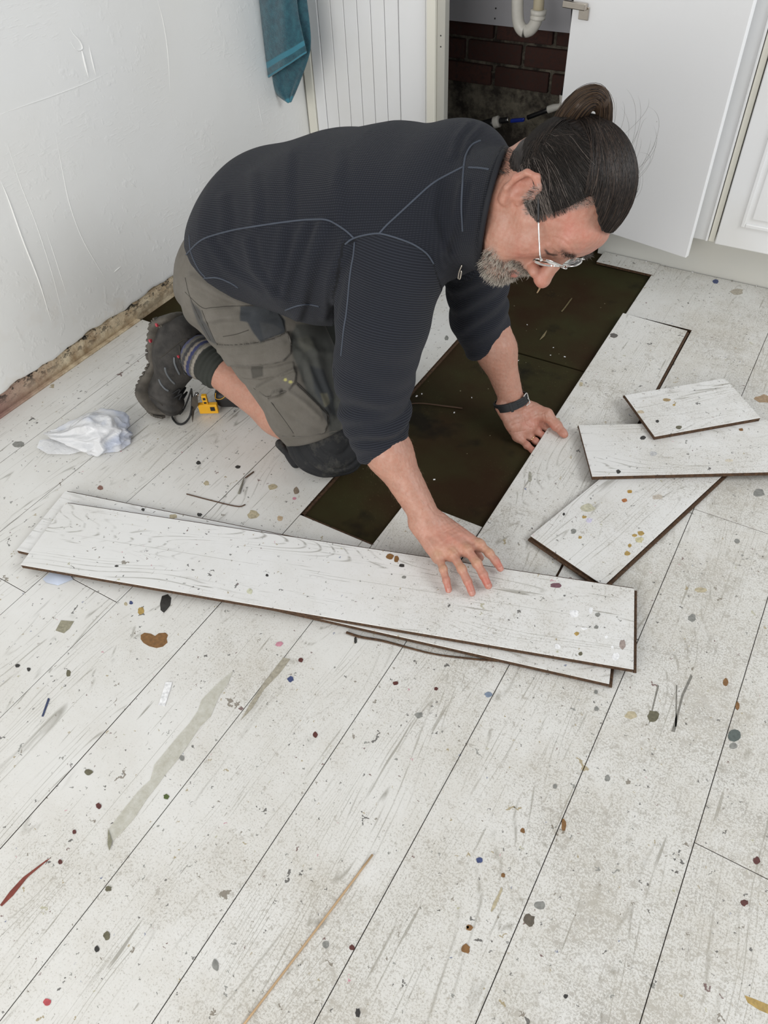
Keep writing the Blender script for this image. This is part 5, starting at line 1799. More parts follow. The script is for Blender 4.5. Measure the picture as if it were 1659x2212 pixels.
def make_boot(shift=np.zeros(3), label=None, detail=True):
    Y_ = np.array((0.10, 1.0, -.25))
    heel, arch, ball, tip = (np.array(p) + shift for p in ((-1.345, 1.108, .222), (-1.352, 1.072, .148), (-1.380, 1.038, .070), (-1.318, 1.026, .028)))
    ank = Ran + shift
    up = [cap(heel + (.045, 0, -.012), arch + (.050, 0, 0), .044, .043, k=.025), cap(arch + (.050, 0, 0), ball + (.050, 0, -.004), .043, .039, k=.025),
          cap(ball + (.050, 0, -.004), tip + (.012, 0, .014), .039, .031, k=.025),
          cap(arch + (.055, 0, .02), ank + (-.034, 0, .004), .050, .052, k=.03), cap(heel + (.045, 0, -.02), ank + (-.034, 0, .024), .042, .048, k=.03),
          cap(ball + (.065, 0, .02), ank + (-.016, -.002, -.024), .026, .034, k=.02)]
    up += [cap(ank + nrm(Rkn - Ran) * -.002, ank + nrm(Rkn - Ran) * .2, .048, .050, k=.004, op='s'), cap(ank + nrm(Rkn - Ran) * .02, ank + nrm(Rkn - Ran) * .2, .037, .037, k=.004, op='s'), plane((0, 0, .004), (0, 0, -1), k=.003)]
    V, F = sculpt(up, 0.0026)
    V = relax(V, F, 1, .4)
    Nn = vnormals(V, F)
    V = V + Nn * (.0016 * sines(V, (55, 100), 12) + .0022 * np.sin(V[:, 2] * 260 + V[:, 0] * 90) * sstep(-V[:, 2], -.10, -.06) * sstep(V[:, 0] - shift[0], -1.37, -1.33))[:, None]
    boot = mobj('boot', V, F, M['boot'], man, smooth=True, label=label)
    so = []
    pts = [heel + (.040, 0.004, .030), heel, arch + (.004, 0, .012), arch + (.006, 0, -.012), ball, ball + (.004, -.004, -.034), tip + (-.030, 0, -.010), tip + (.010, 0, -.008)]
    rad = [.011, .0150, .0120, .0120, .0155, .0155, .0135, .010]
    rad = np.interp(np.linspace(0, 1, 22), np.linspace(0, 1, len(rad)), rad)
    pts = curve_pts(pts, 22)
    for i in range(len(pts) - 1):
        so.append(cap(pts[i], pts[i + 1], rad[i], rad[i + 1], k=.004, ax=nrm(Y_), s=3.0))
    so.append(plane((0, 0, .0025), (0, 0, -1), k=.002))
    V, F = sculpt(so, 0.0026)
    Nn = vnormals(V, F)
    t, _ = seg_t(V, pts)
    out = sstep((V - (arch + (.02, 0, 0))) @ np.array((-1.0, 0, 0)) + .0, -.01, .03)
    V = relax(V, F, 3, .5)
    Nn = vnormals(V, F)
    V = V + Nn * (.0016 * np.tanh(3 * np.sin(t * 640)) * sstep(-Nn[:, 0], .45, .8))[:, None]
    V[:, 2] = np.maximum(V[:, 2], .0015)
    sole = mobj('sole', V, F, M['sole'], boot, smooth=True)
    for i in range(1, len(pts) - 1):
        for h_ in (0, .5):
            p = np.array(pts[i]) * (1 - h_) + np.array(pts[i + 1]) * h_
            tg = nrm(np.array(pts[i + 1]) - np.array(pts[i - 1]))
            yy = nrm(Y_)
            on = nrm(np.cross(yy, tg))
            if on[0] > 0 and tg[2] < -.3:
                on = -on
            if abs(tg[2]) < .6 and on[2] > 0:
                on = -on
            c_ = p + on * rad[i] * .86 - yy * .030
            Vq, Fq = quadbox(c_ - tg * .0032 - on * .003 - yy * .006, tg, on, yy, .0062, .0062, .012)
            Vq = [np.array((v[0], v[1], max(v[2], .0012))) for v in Vq]
            mobj('tread_lug', Vq, Fq, M['sole'], sole)
    return boot, sole


bootR, soleR = make_boot(label='scuffed black hiking boot with grey sole, toe on the floor')
dg = bpy.context.evaluated_depsgraph_get()
bb = BVHTree.FromPolygons([tuple(np.array(v.co) + np.array((-.83, 1.2, 0))) for v in bootR.data.vertices], [tuple(p.vertices) for p in bootR.data.polygons])
sb = BVHTree.FromPolygons([tuple(np.array(v.co) + np.array((-.83, 1.2, 0))) for v in soleR.data.vertices], [tuple(p.vertices) for p in soleR.data.polygons])
for pts, r in (([(341, 874), (352, 895), (368, 905)], .002), ):
    pass
b2 = lambda x, y: (280 + x / 5.925, 650 + y / 5.925)
for pts in ([(572, 720), (575, 790), (600, 860), (640, 940)], [(455, 850), (470, 920), (520, 1000), (580, 1060)], [(375, 1000), (400, 1060), (450, 1120), (500, 1150)], [(690, 590), (720, 620), (745, 575)]):
    seam('side_stripe', bb, [b2(*p) for p in pts], 0.0030, M['boot_grey'], bootR)
for pts in ([(385, 730), (480, 660), (600, 560), (700, 490), (800, 490)], [(830, 490), (870, 560), (860, 610), (770, 640), (720, 700), (720, 790), (760, 900), (830, 980), (940, 1010)], [(215, 1200), (330, 1260), (420, 1340)], [(640, 570), (650, 700), (690, 900)]):
    seam('welt', bb, [b2(*p) for p in pts], 0.0016, M['stitch'], bootR)
for p in ((350, 305), (265, 508), (128, 990)):
    h = sb.ray_cast(Vector(CC), Vector(ray(*b2(*p))).normalized())
    if h[0] is not None:
        q = np.array(h[0])
        V, F = quadbox(q - np.array((.003, .003, .004)), (1, 0, 0), (0, 1, 0), (0, 0, 1), .006, .006, .008)
        mobj('red_lug', V, F, M['red'], soleR)
# laces zigzagging down the front, with a loop on the floor
LZ = [(545, 1180), (640, 1120), (610, 1200), (700, 1110), (660, 1190), (770, 1090), (720, 1160), (850, 1085), (780, 1150), (880, 1110)]
P = []
for p in LZ:
    h = bb.ray_cast(Vector(CC), Vector(ray(*b2(*p))).normalized())
    if h[0] is not None:
        P.append(np.array(h[0]) + np.array(h[1]) * .003)
if len(P) > 3:
    tube('lace', P, 0.0024, M['lace'], bootR, sides=6, n=90)
    P2 = [p + np.array((.003, -.002, -.012)) for p in P]
    tube('lace', P2, 0.0024, M['lace'], bootR, sides=6, n=90)
k0 = ony(*b2(790, 1130), 1.035)
tube('lace_loop', [k0, onz(*b2(800, 1250), .05), onz(*b2(790, 1400), .03), onz(*b2(760, 1500), .012), onz(*b2(690, 1570), .004), onz(*b2(610, 1570), .004), onz(*b2(550, 1500), .004), onz(*b2(545, 1420), .02), ony(*b2(560, 1330), 1.02)], 0.0026, M['lace'], bootR, sides=8, n=70)
tube('lace_end', [k0, onz(*b2(740, 1280), .05), onz(*b2(690, 1390), .02), onz(*b2(640, 1450), .006)], 0.0022, M['lace'], bootR, sides=6, n=30)
V = [ony(*b2(*p), 1.045) for p in ((800, 1200), (870, 1180), (880, 1290), (830, 1400), (808, 1555), (785, 1380))]
V = [onz(*b2(x, y), z) for (x, y), z in (((800, 1230), .07), ((870, 1210), .07), ((878, 1330), .04), ((830, 1410), .02), ((808, 1555), .003), ((785, 1400), .02))]
o = mobj('tongue_flap', V, [(0, 1, 2, 5), (5, 2, 3, 4)], simple('brown_webbing', (0.075, 0.062, 0.048), 0.8), bootR)
sd = o.modifiers.new('thickness', 'SOLIDIFY')
sd.thickness = .0015
# embossed word along the side
def word(txt, p0, p1, h, mat, parent, bvh, name='lettering'):
    cu = bpy.data.curves.new(name, 'FONT')
    cu.body = txt
    cu.size = 1
    ot = bpy.data.objects.new(name, cu)
    COL.objects.link(ot)
    bpy.context.view_layer.update()
    me = bpy.data.meshes.new_from_object(ot.evaluated_get(bpy.context.evaluated_depsgraph_get()))
    bpy.data.objects.remove(ot)
    v = np.array([q.co[:] for q in me.vertices])
    w = v[:, 0].max()
    P0, P1 = np.array(p0, float), np.array(p1, float)
    ex = (P1 - P0) / w
    ln = np.linalg.norm(P1 - P0)
    ey = np.array((ex[1], -ex[0])) / np.linalg.norm(ex) * h
    V = []
    for a in v:
        q = P0 + ex * a[0] + ey * a[1]
        hh = bvh.ray_cast(Vector(CC), Vector(ray(*q)).normalized())
        V.append(np.array(hh[0]) + np.array(hh[1]) * .0012 if hh[0] is not None else ony(q[0], q[1], 1.05))
    F = [tuple(p.vertices) for p in me.polygons]
    return mobj(name, V, F, mat, parent)


word('karrimor', b2(628, 742), b2(705, 955), 6.5, M['boot_grey'], bootR, bb)
h = bb.ray_cast(Vector(CC), Vector(ray(*b2(622, 712))).normalized())
if h[0] is not None:
    q = np.array(h[0])
    V, F = quadbox(q - np.array((.002, .002, .003)), (1, 0, 0), (0, 1, 0), (0, 0, 1), .005, .004, .006)
    mobj('emblem', V, F, M['red'], bootR)

# far boot, mostly hidden: lying lower behind the near one
shiftL = Lan - Ran + np.array((-.0, 0, .03))
bootL, soleL = make_boot(shiftL, label='far black hiking boot behind the near leg')

# ---------------- spectacles
M['lens'] = N('lens').m
_b = M['lens'].node_tree.nodes['Principled BSDF']
_b.inputs['Transmission Weight'].default_value = 1.0
_b.inputs['Roughness'].default_value = 0.02
_b.inputs['Base Color'].default_value = (0.95, 0.98, 0.97, 1)
_b.inputs['IOR'].default_value = 1.45
gl = empty('spectacles', (0, 0, 0), parent=man)
gl.location = Vector(HO) - man.location
gz = .008
def hl2w(p):
    return hw(p[0], p[1] * FY if False else p[1], p[2])
YL = .108
for s in (-1, 1):
    ring_ = []
    for i in range(33):
        a = 2 * math.pi * i / 32
        x = .034 + .026 * math.copysign(abs(math.cos(a)) ** .75, math.cos(a))
        z = gz - .006 + .0175 * math.copysign(abs(math.sin(a)) ** .8, math.sin(a))
        ring_.append(hl2w((s * x, YL - .012 * (x / .06) ** 2 + (z - gz) * .32, z)))
    tube('lens_rim', ring_, 0.0013, M['chrome'], gl, sides=8, n=96)
    Vv = ring_[:-1] + [hl2w((s * .034, YL - .003 - .002, gz - .006))]
    Lv = [tuple(v) for v in Vv] + [tuple(v + HM[:, 1] * -.0012) for v in Vv]
    n_ = 32
    Ff = [(i, (i + 1) % n_, n_) for i in range(n_)] + [(n_ + 1 + (i + 1) % n_, n_ + 1 + i, n_ + 1 + n_) for i in range(n_)] + [((i + 1) % n_, i, n_ + 1 + i, n_ + 1 + (i + 1) % n_) for i in range(n_)]
    mobj('lens', Lv, Ff, M['lens'], gl, smooth=True)
    # arm: metal in front, dark sleeve over the ear
    a0 = hl2w((s * .062, YL - .010, gz + .002))
    a1 = hl2w((s * .074, YL - .014, gz + .003))
    a2 = hl2w((s * .0785, .045, gz + .012))
    a3 = hl2w((s * .080, .010, gz + .020))
    a4 = hl2w((s * .079, -.006, gz + .018))
    tube('arm', [a0, a1, a1 * .55 + a2 * .45 + HM[:, 0] * s * .001, a2], 0.0014, M['chrome'], gl, sides=8, n=24)
    tube('arm_tip', [a2, (a2 + a3) / 2, a3, a4], [0.0018, 0.0022, 0.0022, 0.0018], M['plastic_black'], gl, sides=8, n=20, label='black arm tip')
    V, F = quadbox(a0 - HM[:, 0] * .002 - HM[:, 2] * .002 - HM[:, 1] * .001, HM[:, 0] * s, HM[:, 2], HM[:, 1], .012, .0045, .0025)
    mobj('hinge', V, F, M['chrome'], gl)
tube('bridge', [hl2w((-.0085, YL, gz)), hl2w((-.004, YL + .004, gz + .004)), hl2w((.004, YL + .004, gz + .004)), hl2w((.0085, YL, gz))], 0.0012, M['chrome'], gl, sides=8, n=20)

# ---------------- watch strap (clasp side towards us)
fd = nrm(Lwr - Lel)
wc = Lwr - fd * .004
watch = empty('wristwatch', tuple(np.array(wc) - np.array(man.location)), parent=man)
view = nrm(CC - wc)
b1 = nrm(view - fd * (view @ fd))
b2_ = np.cross(fd, b1)
rw, rt2 = .0372, .0318
wc = wc + b2_ * .0022
def strap(a0, a1, rr, half, mat, name, parent, th=.0026, n=40):
    V = []
    for i in range(n + 1):
        a = a0 + (a1 - a0) * i / n
        rad = b1 * math.cos(a) * rt2 + b2_ * math.sin(a) * rw
        u = nrm(rad)
        for off, hh in ((rr, -half), (rr, half), (rr + th, half), (rr + th, -half)):
            V.append(wc + rad + u * off + fd * hh)
    F = []
    for i in range(n):
        for k in range(4):
            F.append((i * 4 + k, i * 4 + (k + 1) % 4, (i + 1) * 4 + (k + 1) % 4, (i + 1) * 4 + k))
    F += [(3, 2, 1, 0), (n * 4, n * 4 + 1, n * 4 + 2, n * 4 + 3)]
    o = mobj(name, V, F, mat, parent)
    bevel(o, .0006)
    return o
M['strap'] = simple('black_silicone', (0.014, 0.016, 0.018), 0.5)
stp = strap(-math.pi, math.pi, .0012, .0105, M['strap'], 'strap', watch, n=64)
strap(-.25, 1.7, .0042, .0098, M['strap'], 'strap_end', watch)
strap(.02, .16, .0046, .0120, M['strap'], 'strap_loop', watch, th=.004, n=4)
for i in range(9):
    for j in (-1, 0, 1):
        a = -.95 + i * .105 + (.05 if j else 0)
        if .0 < a < .2:
            continue
        rad = b1 * math.cos(a) * rt2 + b2_ * math.sin(a) * rw
        q = wc + rad + nrm(rad) * .0036 + fd * j * .0055
        lathe('hole', [(.0013, 0), (.0013, .0004)], q, nrm(rad), M['plastic_black'], stp, seg=8)
def on_wrist(a, h, off):
    rad = b1 * math.cos(a) * rt2 + b2_ * math.sin(a) * rw
    return wc + rad + nrm(rad) * off + fd * h
SG = -1
bk_ = [on_wrist(SG * 1.00, -.0135, .0065), on_wrist(SG * .78, -.0135, .0065), on_wrist(SG * .78, -.0135, .0065), on_wrist(SG * 1.28, -.0135, .0055), on_wrist(SG * 1.28, .0135, .0055), on_wrist(SG * .78, .0135, .0065)]
tube('buckle', [on_wrist(SG * .80, -.0125, .006), on_wrist(SG * 1.25, -.0130, .0058), on_wrist(SG * 1.27, 0, .0058), on_wrist(SG * 1.25, .0130, .0058), on_wrist(SG * .80, .0125, .006)], 0.0016, M['chrome'], watch, sides=8, n=60)
tube('buckle_pin', [on_wrist(SG * 1.26, 0, .006), on_wrist(SG * 1.1, 0, .0068)], 0.0010, M['chrome'], watch, sides=6, n=6)
lathe('watch_case', [(.017, 0), (.020, .002), (.020, .010), (.018, .012)], wc - b1 * (rt2 + .001), -b1, M['plastic_black'], watch, seg=32)

# wedding ring on the fourth finger of the hand under the plank
rp = lk[2] * .66 + np.array((-.404, 1.370, -.007)) * .34 + np.array((0, 0, -.0005))
rd = nrm(np.array((-.404, 1.370, -.007)) - lk[2])
ra = nrm(np.cross(rd, (0, 0, 1)))
rb_ = np.cross(rd, ra)
tube('ring', [rp + (ra * math.cos(t) + rb_ * math.sin(t)) * .0094 for t in np.linspace(0, 2 * math.pi, 25)], 0.0011, simple('gold_ring', (0.80, 0.62, 0.36), 0.2, 1.0), man, sides=8, n=60, label='plain ring')
# finger nails
nailm = simple('finger_nail', (0.50, 0.24, 0.19), 0.35)
for J, r in list(zip(RF, (.0078, .0082, .0078, .007))) + [([None, None, lth[2], lth[3]], .0088)]:
    a, b = J[2], J[3]
    dd = nrm(b - a)
    upn = nrm(np.array((0, -.15, 1)) - dd * (np.array((0, -.15, 1)) @ dd))
    sd_ = np.cross(dd, upn)
    V = []
    for i in range(5):
        for j in range(5):
            u = (i / 4 - .5) * 2
            v = j / 4
            an = u * .95
            rr = r * (.98 - .05 * v)
            V.append(b - dd * (.0085 * (1 - v) - .0045 - .001 * (1 - u * u)) + sd_ * math.sin(an) * rr * .9 + upn * (math.cos(an) * rr + .0004 - .0015 * v * v))
    mobj('finger_nail', V, [(i * 5 + j, i * 5 + j + 1, (i + 1) * 5 + j + 1, (i + 1) * 5 + j) for i in range(4) for j in range(4)], nailm, man, smooth=True)

# ================================================================== hair and beard
HC, HR = np.array((0, -.004, .044)), np.array((.0835, .0955, .0965))
side_poly = [(-.22, -.060), (-.078, -.056), (-.050, -.048), (-.036, -.022), (-.030, .010), (-.012, .034), (.002, .030), (.012, .006), (.026, -.002), (.037, .010), (.040, .040), (.037, .066), (.031, .092), (.030, .22), (-.22, .22)]


def side_f(p):
    s = p.shape[:-1]
    q = p.reshape(-1, 3)
    d = polysd(q[:, 1:3] * 1000, np.array(side_poly) * 1000) / 1000
    return d.reshape(s).astype(np.float32)


def top_f(p):
    x, y, z = np.abs(p[..., 0]), p[..., 1], p[..., 2]
    lim = .077 - .050 * np.clip((x - .014) / .034, 0, 1) ** 1.5
    return np.maximum(y - lim, .060 - z)


hull = ell(HC, HR)
topr = Pr(top_f, .008, 'i', [-1] * 3, [1] * 3)
hside = [ell(HC, HR * np.array((.975, .975, .965))), ell((0, -.026, .000), (.070, .062, .056), k=.02), Pr(side_f, .008, 'i', [-1] * 3, [1] * 3)]
htop = [ell(HC, HR * np.array((.93, 1.0, 1.0))), topr]
hp_ = local(hside, HO, HM, HS)
V1, F1 = sculpt(hp_, .0022)
V2, F2 = sculpt(local(htop, HO, HM, HS), .0022)
V, F = np.concatenate([V1, V2]), np.concatenate([F1, F2 + len(V1)])
V = relax(V, F, 2, .5)
Nn = vnormals(V, F)
L = ((V - HO) @ HM) / HS
BUN = np.array((.010, -.080, .092))


def to_hull(p, k=1.0):
    d = p - HC
    return HC + d / np.sqrt(((d / HR) ** 2).sum(-1, keepdims=True)) * k


# grooves running with the combing
azim = np.arctan2(L[:, 0], -(L[:, 1] - BUN[1]) * .3 + (L[:, 2] - .0))
gro = np.sin(np.arctan2(L[:, 0] - BUN[0], L[:, 1] - BUN[1] + .001) * 70) + np.sin(np.arctan2(L[:, 0] - BUN[0], L[:, 1] - BUN[1] + .001) * 41 + 1)
gs = np.sin(L[:, 2] * 900 + L[:, 1] * 300 + 3 * np.sin(L[:, 1] * 50)) + np.sin(L[:, 2] * 420 - L[:, 1] * 200)
istop = np.arange(len(V)) >= len(V1)
V = V + Nn * (np.where(istop, gro * .0006, gs * .0003) + .0004 * sines(V, (60, 130), 5))[:, None]
dark = np.array((0.016, 0.0115, 0.0095))
colh = np.tile(dark, (len(V), 1)) * (1 + .3 * np.clip(np.where(istop, gro, gs), -1, 1))[:, None]
temple = sstep(L[:, 1], .000, .030) * sstep(-L[:, 2], -.050, -.015) * ~istop
colh = colh * (1 - temple[:, None]) + np.array((0.13, 0.11, 0.10)) * temple[:, None]
m = N('dark_brown_hair')
ca = m.n('ShaderNodeAttribute', attribute_name='Col').outputs['Color']
M['hair'] = m.out(ca, 0.48, Specular_IOR_Level=0.35)
hair = mobj('hair', V, F, M['hair'], man, smooth=True, col=colh, label='dark brown hair tied up, grey at the temples')
# folded bun
bw = hw(*BUN)
Yb = bw[1]
def bp_(x, y, dy=0.0):
    return ony(x, y, Yb + dy)
bun_path = [bp_(1222, 284, .0), bp_(1228, 262, -.004), bp_(1243, 238, -.008), bp_(1264, 217, -.008), bp_(1286, 209, -.002), bp_(1301, 222, .006), bp_(1305, 248, .010), bp_(1299, 284, .010)]
bpr = chain(bun_path, [.017, .0165, .0155, .0140, .0120, .0095, .0085, .0105], k=.012)
Vb, Fb = sculpt(bpr, .0022)
Nb = vnormals(Vb, Fb)
tb_, _ = seg_t(Vb, bun_path)
Vb = Vb + Nb * (.0012 * sines(Vb, (160, 260), 4))[:, None]
kk = np.clip(1 - np.abs(tb_ - .07) / .09, 0, 1)[:, None]
bun = mobj('bun', Vb, Fb, M['hair'], hair, smooth=True, col=np.tile(dark * 1.3, (len(Vb), 1)) * (1 - kk) + np.array((.050, .030, .018)) * kk)
tube('hair_tie', [bp_(1226, 279, -.022), bp_(1250, 276, -.030), bp_(1282, 272, -.024), bp_(1300, 270, -.004)], 0.0026, M['plastic_black'], hair, sides=8, n=30)

rs = np.random.RandomState(21)


def strands(paths, r, cols, name, parent):
    N_, K, _ = paths.shape
    rad = np.interp(np.linspace(0, 1, K), (0, .1, .7, 1), (.6, 1, .9, .15))[None] * np.broadcast_to(np.asarray(r), (N_,))[:, None]
    V, F = tubes(paths, rad, 3)
    c = np.repeat(cols, K * 3, axis=0)
    o = mobj(name, V, F, M['hair'], parent, smooth=True, col=c, kind='stuff')
    return o


def smooth_noise(n, K, amp, f=2.0):
    t = np.linspace(0, 1, K)
    o = np.zeros((n, K, 3))
    for j in range(3):
        for h in (1, 2):
            o[:, :, j] += rs.randn(n, 1) * np.sin(t[None] * f * h * 2 + rs.rand(n, 1) * 6.28) / h
    return o * amp * np.sin(np.pi * np.clip(t, 0, 1) * .5)[None, :, None]


K = 14
# combed-back top hair
n = 2300
t = np.linspace(0, 1, K)[None, :, None]
x0 = rs.uniform(-.060, .060, n)
lim = .074 - .050 * np.clip((np.abs(x0) - .014) / .034, 0, 1) ** 1.5
y0 = lim - rs.rand(n) ** 1.6 * .085
P0 = to_hull(np.stack([x0, y0, np.full(n, .12)], 1), 1.0)
fh = rs.rand(n) < .35
P0[fh] = to_hull(np.stack([x0, lim, .086 + 0 * x0], 1)[fh], .985)
e = BUN[None] + rs.randn(n, 3) * .007
e[:, 0] += x0 * .25
mid = (P0 + e) / 2 + np.stack([x0 * .55, 0 * x0, .04 + 0 * x0], 1)
path = P0[:, None] * (1 - t) ** 2 + 2 * mid[:, None] * t * (1 - t) + e[:, None] * t ** 2
path = to_hull(path + smooth_noise(n, K, .0012), 1) + 0
lift = (1.0 + rs.rand(n) * .018)[:, None, None]
path = HC + (path - HC) * lift
W = HO + (path * HS) @ HM.T
br = rs.rand(n)
cols = np.where(br[:, None] < .70, np.array((.014, .010, .008)), np.array((.055, .036, .026)))
cols = np.where(br[:, None] > .97, np.array((.12, .095, .08)), cols)
strands(W, .00042, cols, 'hair_strands', hair)
# side hair, swept back behind the ear; mirrored for the far side
n = 3600
sgn = np.where(rs.rand(n) < .72, 1, -1)
y0 = .042 - rs.rand(n) ** 1.3 * .115
z0 = rs.uniform(-.01, .135, n)
ok = side_f(np.stack([0 * y0, y0, z0], 1).astype(np.float32)) < .004
y0, z0, sgn = y0[ok], z0[ok], sgn[ok]
n = len(y0)
P0 = to_hull(np.stack([sgn * .062, y0, z0], 1), .985)
e = np.stack([sgn * (.030 + rs.rand(n) * .025), -.085 + 0 * y0, np.clip(z0 * .60 + rs.randn(n) * .008 - .022, -.045, .06)], 1)
e = to_hull(e, 1.0)
mid = (P0 + e) / 2 + np.stack([sgn * .05, 0 * y0, .020 + rs.randn(n) * .010], 1)
path = P0[:, None] * (1 - t) ** 2 + 2 * mid[:, None] * t * (1 - t) + e[:, None] * t ** 2
path = to_hull(path + smooth_noise(n, K, .0028, 3.0), 1)
path = HC + (path - HC) * (.975 + .045 * rs.rand(n)[:, None, None] * np.sin(np.pi * np.linspace(0.05, .95, K))[None, :, None] + .012)
W = HO + (path * HS) @ HM.T
tm = np.clip((y0 - .002) / .03, 0, 1) * np.clip((.055 - z0) / .03, 0, 1)
br = rs.rand(n)
cols = np.where(br[:, None] < .80, np.array((.013, .010, .008)), np.array((.045, .034, .028)))
cols = np.where((br[:, None] > .975) | ((tm * rs.rand(n) > .3)[:, None]), np.array((.15, .125, .11)), cols)
strands(W, .00042, cols, 'hair_strands', hair)
# hair at the back, drawn up from the nape
n = 2200
sgn = np.where(rs.rand(n) < .72, 1, -1)
y0 = rs.uniform(-.095, -.034, n)
z0 = rs.uniform(-.052, .045, n)
ok = side_f(np.stack([0 * y0, y0, z0], 1).astype(np.float32)) < .002
y0, z0, sgn = y0[ok], z0[ok], sgn[ok]
n = len(y0)
P0 = to_hull(np.stack([sgn * (.050 + .015 * rs.rand(n)), y0 * .85, z0], 1), .985)
e = to_hull(np.stack([sgn * .016 + rs.randn(n) * .008, -.085 + 0 * y0, .062 + rs.randn(n) * .012], 1), 1.0)
mid = (P0 + e) / 2 + np.stack([sgn * .012, -.012 + 0 * y0, .004 + rs.randn(n) * .006], 1)
path = P0[:, None] * (1 - t) ** 2 + 2 * mid[:, None] * t * (1 - t) + e[:, None] * t ** 2
path = to_hull(path + smooth_noise(n, K, .0018, 3.0), 1)
path = HC + (path - HC) * (.995 + .04 * rs.rand(n)[:, None, None])
W = HO + (path * HS) @ HM.T
br = rs.rand(n)
cols = np.where(br[:, None] < .85, np.array((.013, .010, .008)), np.array((.05, .036, .028)))
strands(W, .00042, cols, 'hair_strands', hair)
# loose hairs, nape stubble and the bun's own strands
K = 30
n = 520
ph = rs.rand(n) * 6.28
off = rs.rand(n) ** .5
c = curve_pts(bun_path, K)
Tn = np.gradient(c, axis=0)
Tn /= np.linalg.norm(Tn, axis=1, keepdims=True)
An = np.cross(Tn, nrm(CC - bw))
An /= np.linalg.norm(An, axis=1, keepdims=True)
Bn = np.cross(Tn, An)
rr = np.interp(np.linspace(0, 1, K), np.linspace(0, 1, 8), [.017, .0165, .0155, .0140, .0120, .0095, .0085, .0105])
path = c[None] + (An[None] * np.cos(ph)[:, None, None] + Bn[None] * np.sin(ph)[:, None, None]) * (rr[None, :, None] * (1.16 + .18 * off)[:, None, None]) + smooth_noise(n, K, .0012)
cols = np.where(rs.rand(n)[:, None] < .5, np.array((.022, .014, .010)), np.array((.085, .052, .030)))
strands(path, .00042, cols, 'hair_strands', bun)
K = 14
n = 34
x0 = rs.uniform(-.05, .05, n)
P0 = to_hull(np.stack([x0, rs.uniform(-.04, .07, n), np.full(n, .12)], 1))
e = P0 + rs.randn(n, 3) * .015 + np.array((0, -.05, .022))
mid = (P0 + e) / 2 + rs.randn(n, 3) * .010 + np.array((0, 0, .020))
path = P0[:, None] * (1 - t) ** 2 + 2 * mid[:, None] * t * (1 - t) + e[:, None] * t ** 2
strands(HO + (path * HS) @ HM.T, .00016, np.tile(np.array((.05, .035, .025)), (n, 1)), 'hair_strands', hair)


def grow(mask, n, length, dirf, cols_f, r, name, K=5, thr=.45):
    w = np.clip(mask - thr, 0, 1)
    w = w / w.sum()
    idx = rs.choice(len(bodyV), n, p=w)
    p = bodyV[idx] + rs.randn(n, 3) * .0006
    nn = bodyN[idx]
    dd = dirf(idx, n)
    ln = length * (.6 + .7 * rs.rand(n))
    tt = np.linspace(0, 1, K)[None, :, None]
    d0 = nn * .9 + dd * .5 + rs.randn(n, 3) * .22
    d1 = nn * .15 + dd * 1.0 + rs.randn(n, 3) * .35
    path = p[:, None] + (d0[:, None] * tt * (1 - tt * .5) + d1[:, None] * tt ** 2 * .6) * ln[:, None, None]
    strands(path, r, cols_f(n, idx), name, hairroot)


hairroot = man
greys = lambda n, idx: np.where(rs.rand(n)[:, None] < .72, np.array((.58, .53, .46)) * (0.75 + .5 * rs.rand(n)[:, None]), np.array((.075, .06, .05)))
down = lambda idx, n: np.tile(HM[:, 2] * -.45, (n, 1)) + HM[:, 1] * .35
side_dir = lambda idx, n: np.tile(HM[:, 2] * -.55, (n, 1)) + HM[:, 0][None] * np.sign(hl[idx, 0])[:, None] * .55 - HM[:, 1] * .1
mst = bmk * (hl[:, 2] > -.060)
chn = bmk * (hl[:, 2] <= -.056) * (hl[:, 1] > .054) * (hl[:, 2] > -.119)
grow(chn, 2600, .0085, down, greys, .00030, 'beard')
grow(mst, 900, .0090, side_dir, greys, .00028, 'moustache', thr=.35)
grow(burn * 1.0, 700, .0075, lambda idx, n: np.tile(HM[:, 2] * -.6 - HM[:, 1] * .5, (n, 1)), lambda n, idx: np.where(rs.rand(n)[:, None] < .6, np.array((.36, .32, .29)), np.array((.05, .04, .035))), .00024, 'sideburn')
grow(brow, 300, .008, lambda idx, n: HM[:, 0][None] * np.sign(hl[idx, 0])[:, None] * .9 + HM[:, 2] * .2, lambda n, idx: np.where(rs.rand(n)[:, None] < .75, np.array((.035, .026, .02)), np.array((.2, .17, .15))), .00022, 'eyebrow')
nape = sstep(-polysd(Q0 if False else proj(bodyV), [(1098, 318), (1135, 330), (1130, 360), (1095, 385), (1072, 378), (1078, 345)]), -4, 6) * isH
grow(nape, 600, .008, lambda idx, n: np.tile(HM[:, 2] * -.8 - HM[:, 1] * .3, (n, 1)), lambda n, idx: np.tile(np.array((.05, .04, .035)), (n, 1)), .00022, 'nape_stubble')
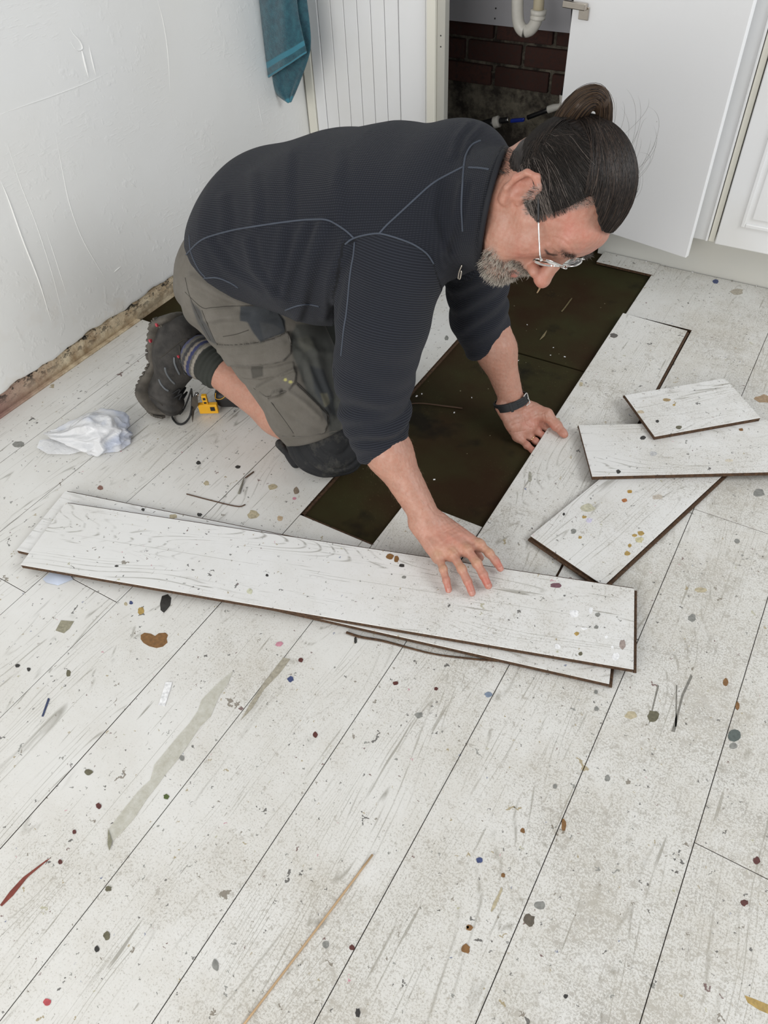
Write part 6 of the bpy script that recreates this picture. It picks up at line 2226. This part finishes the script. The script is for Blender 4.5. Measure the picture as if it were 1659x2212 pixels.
# fine hair on the forearms
fa = np.zeros(len(bodyV))
for a, b in ((Rel, Rwr), (Lel, Lwr)):
    tt_ = ((bodyV - a) @ (b - a)) / ((b - a) @ (b - a))
    dd_ = np.linalg.norm(bodyV - a - np.clip(tt_, 0, 1)[:, None] * (b - a), axis=1)
    fa = np.maximum(fa, (tt_ > .25) * (tt_ < 1.0) * (dd_ < .055) * 1.0)
fa *= ~isH
grow(fa, 700, .0065, lambda idx, n: np.where((bodyV[idx, 1] > 1.2)[:, None], nrm(Lwr - Lel)[None], nrm(Rwr - Rel)[None]) * 1.2, lambda n, idx: np.tile(np.array((.20, .13, .09)), (n, 1)), .00009, 'arm_hair', K=4)

# ================================================================== yellow and black tool behind the leg
X1 = nrm(np.array((.86, .50, 0)))
Z1 = nrm(np.array((.10, -.10, .99)))
Y1 = np.cross(Z1, X1)
MT = np.stack([X1, Y1, Z1], 1)
tc = onz(466, 884, .010)
tool = empty('hand_tool', tuple(tc * np.array((1, 1, 0))), 'small black tool with a yellow clamp and chrome hook, lying behind the kneeling leg', 'tool')
def lpt(x, y, z):
    return tc + X1 * x + Y1 * y + Z1 * z
V, F = sculpt([rbx(lpt(.040, .030, .014), (.042, .022, .026), MT, .018, k=.01), rbx(lpt(.070, .030, .006), (.024, .018, .018), MT, .014, k=.012), plane((0, 0, .001), (0, 0, -1), k=.002)], .0022)
cs_ = mobj('case', V, F, M['rubber'], tool, smooth=True, label='black rounded case')
def tbox(name, cx, cy, cz, hx_, hy_, hz_, mat, parent):
    o = lpt(cx - hx_, cy - hy_, cz - hz_)
    V, F = quadbox(o, X1, Y1, Z1, 2 * hx_, 2 * hy_, 2 * hz_)
    return bevel(mobj(name, V, F, mat, parent), .0018)
clampo = tbox('clamp', -.016, -.006, .012, .025, .006, .016, M['yellow'], tool)
tbox('clamp_stem', -.020, -.004, .042, .0068, .005, .016, M['yellow'], clampo)
tbox('window', -.004, -.0125, .014, .006, .0008, .007, M['plastic_black'], clampo)
tbox('window', -.020, -.0095, .048, .0035, .0008, .004, M['plastic_black'], clampo)
tbox('window', -.020, -.0095, .034, .0035, .0008, .003, M['plastic_black'], clampo)
tube('hook', [lpt(-.036, -.002, .062), lpt(-.044, -.004, .046), lpt(-.045, -.005, .026), lpt(-.040, -.006, .012), lpt(-.030, -.007, .008)], .0050, M['chrome'], tool, sides=12, n=30, label='chrome hook')
tube('yellow_wire', [lpt(.008, .010, .050), lpt(.006, .004, .036), lpt(.020, .004, .033), lpt(.034, .010, .040)], .0009, M['yellow'], tool, sides=6, n=20)
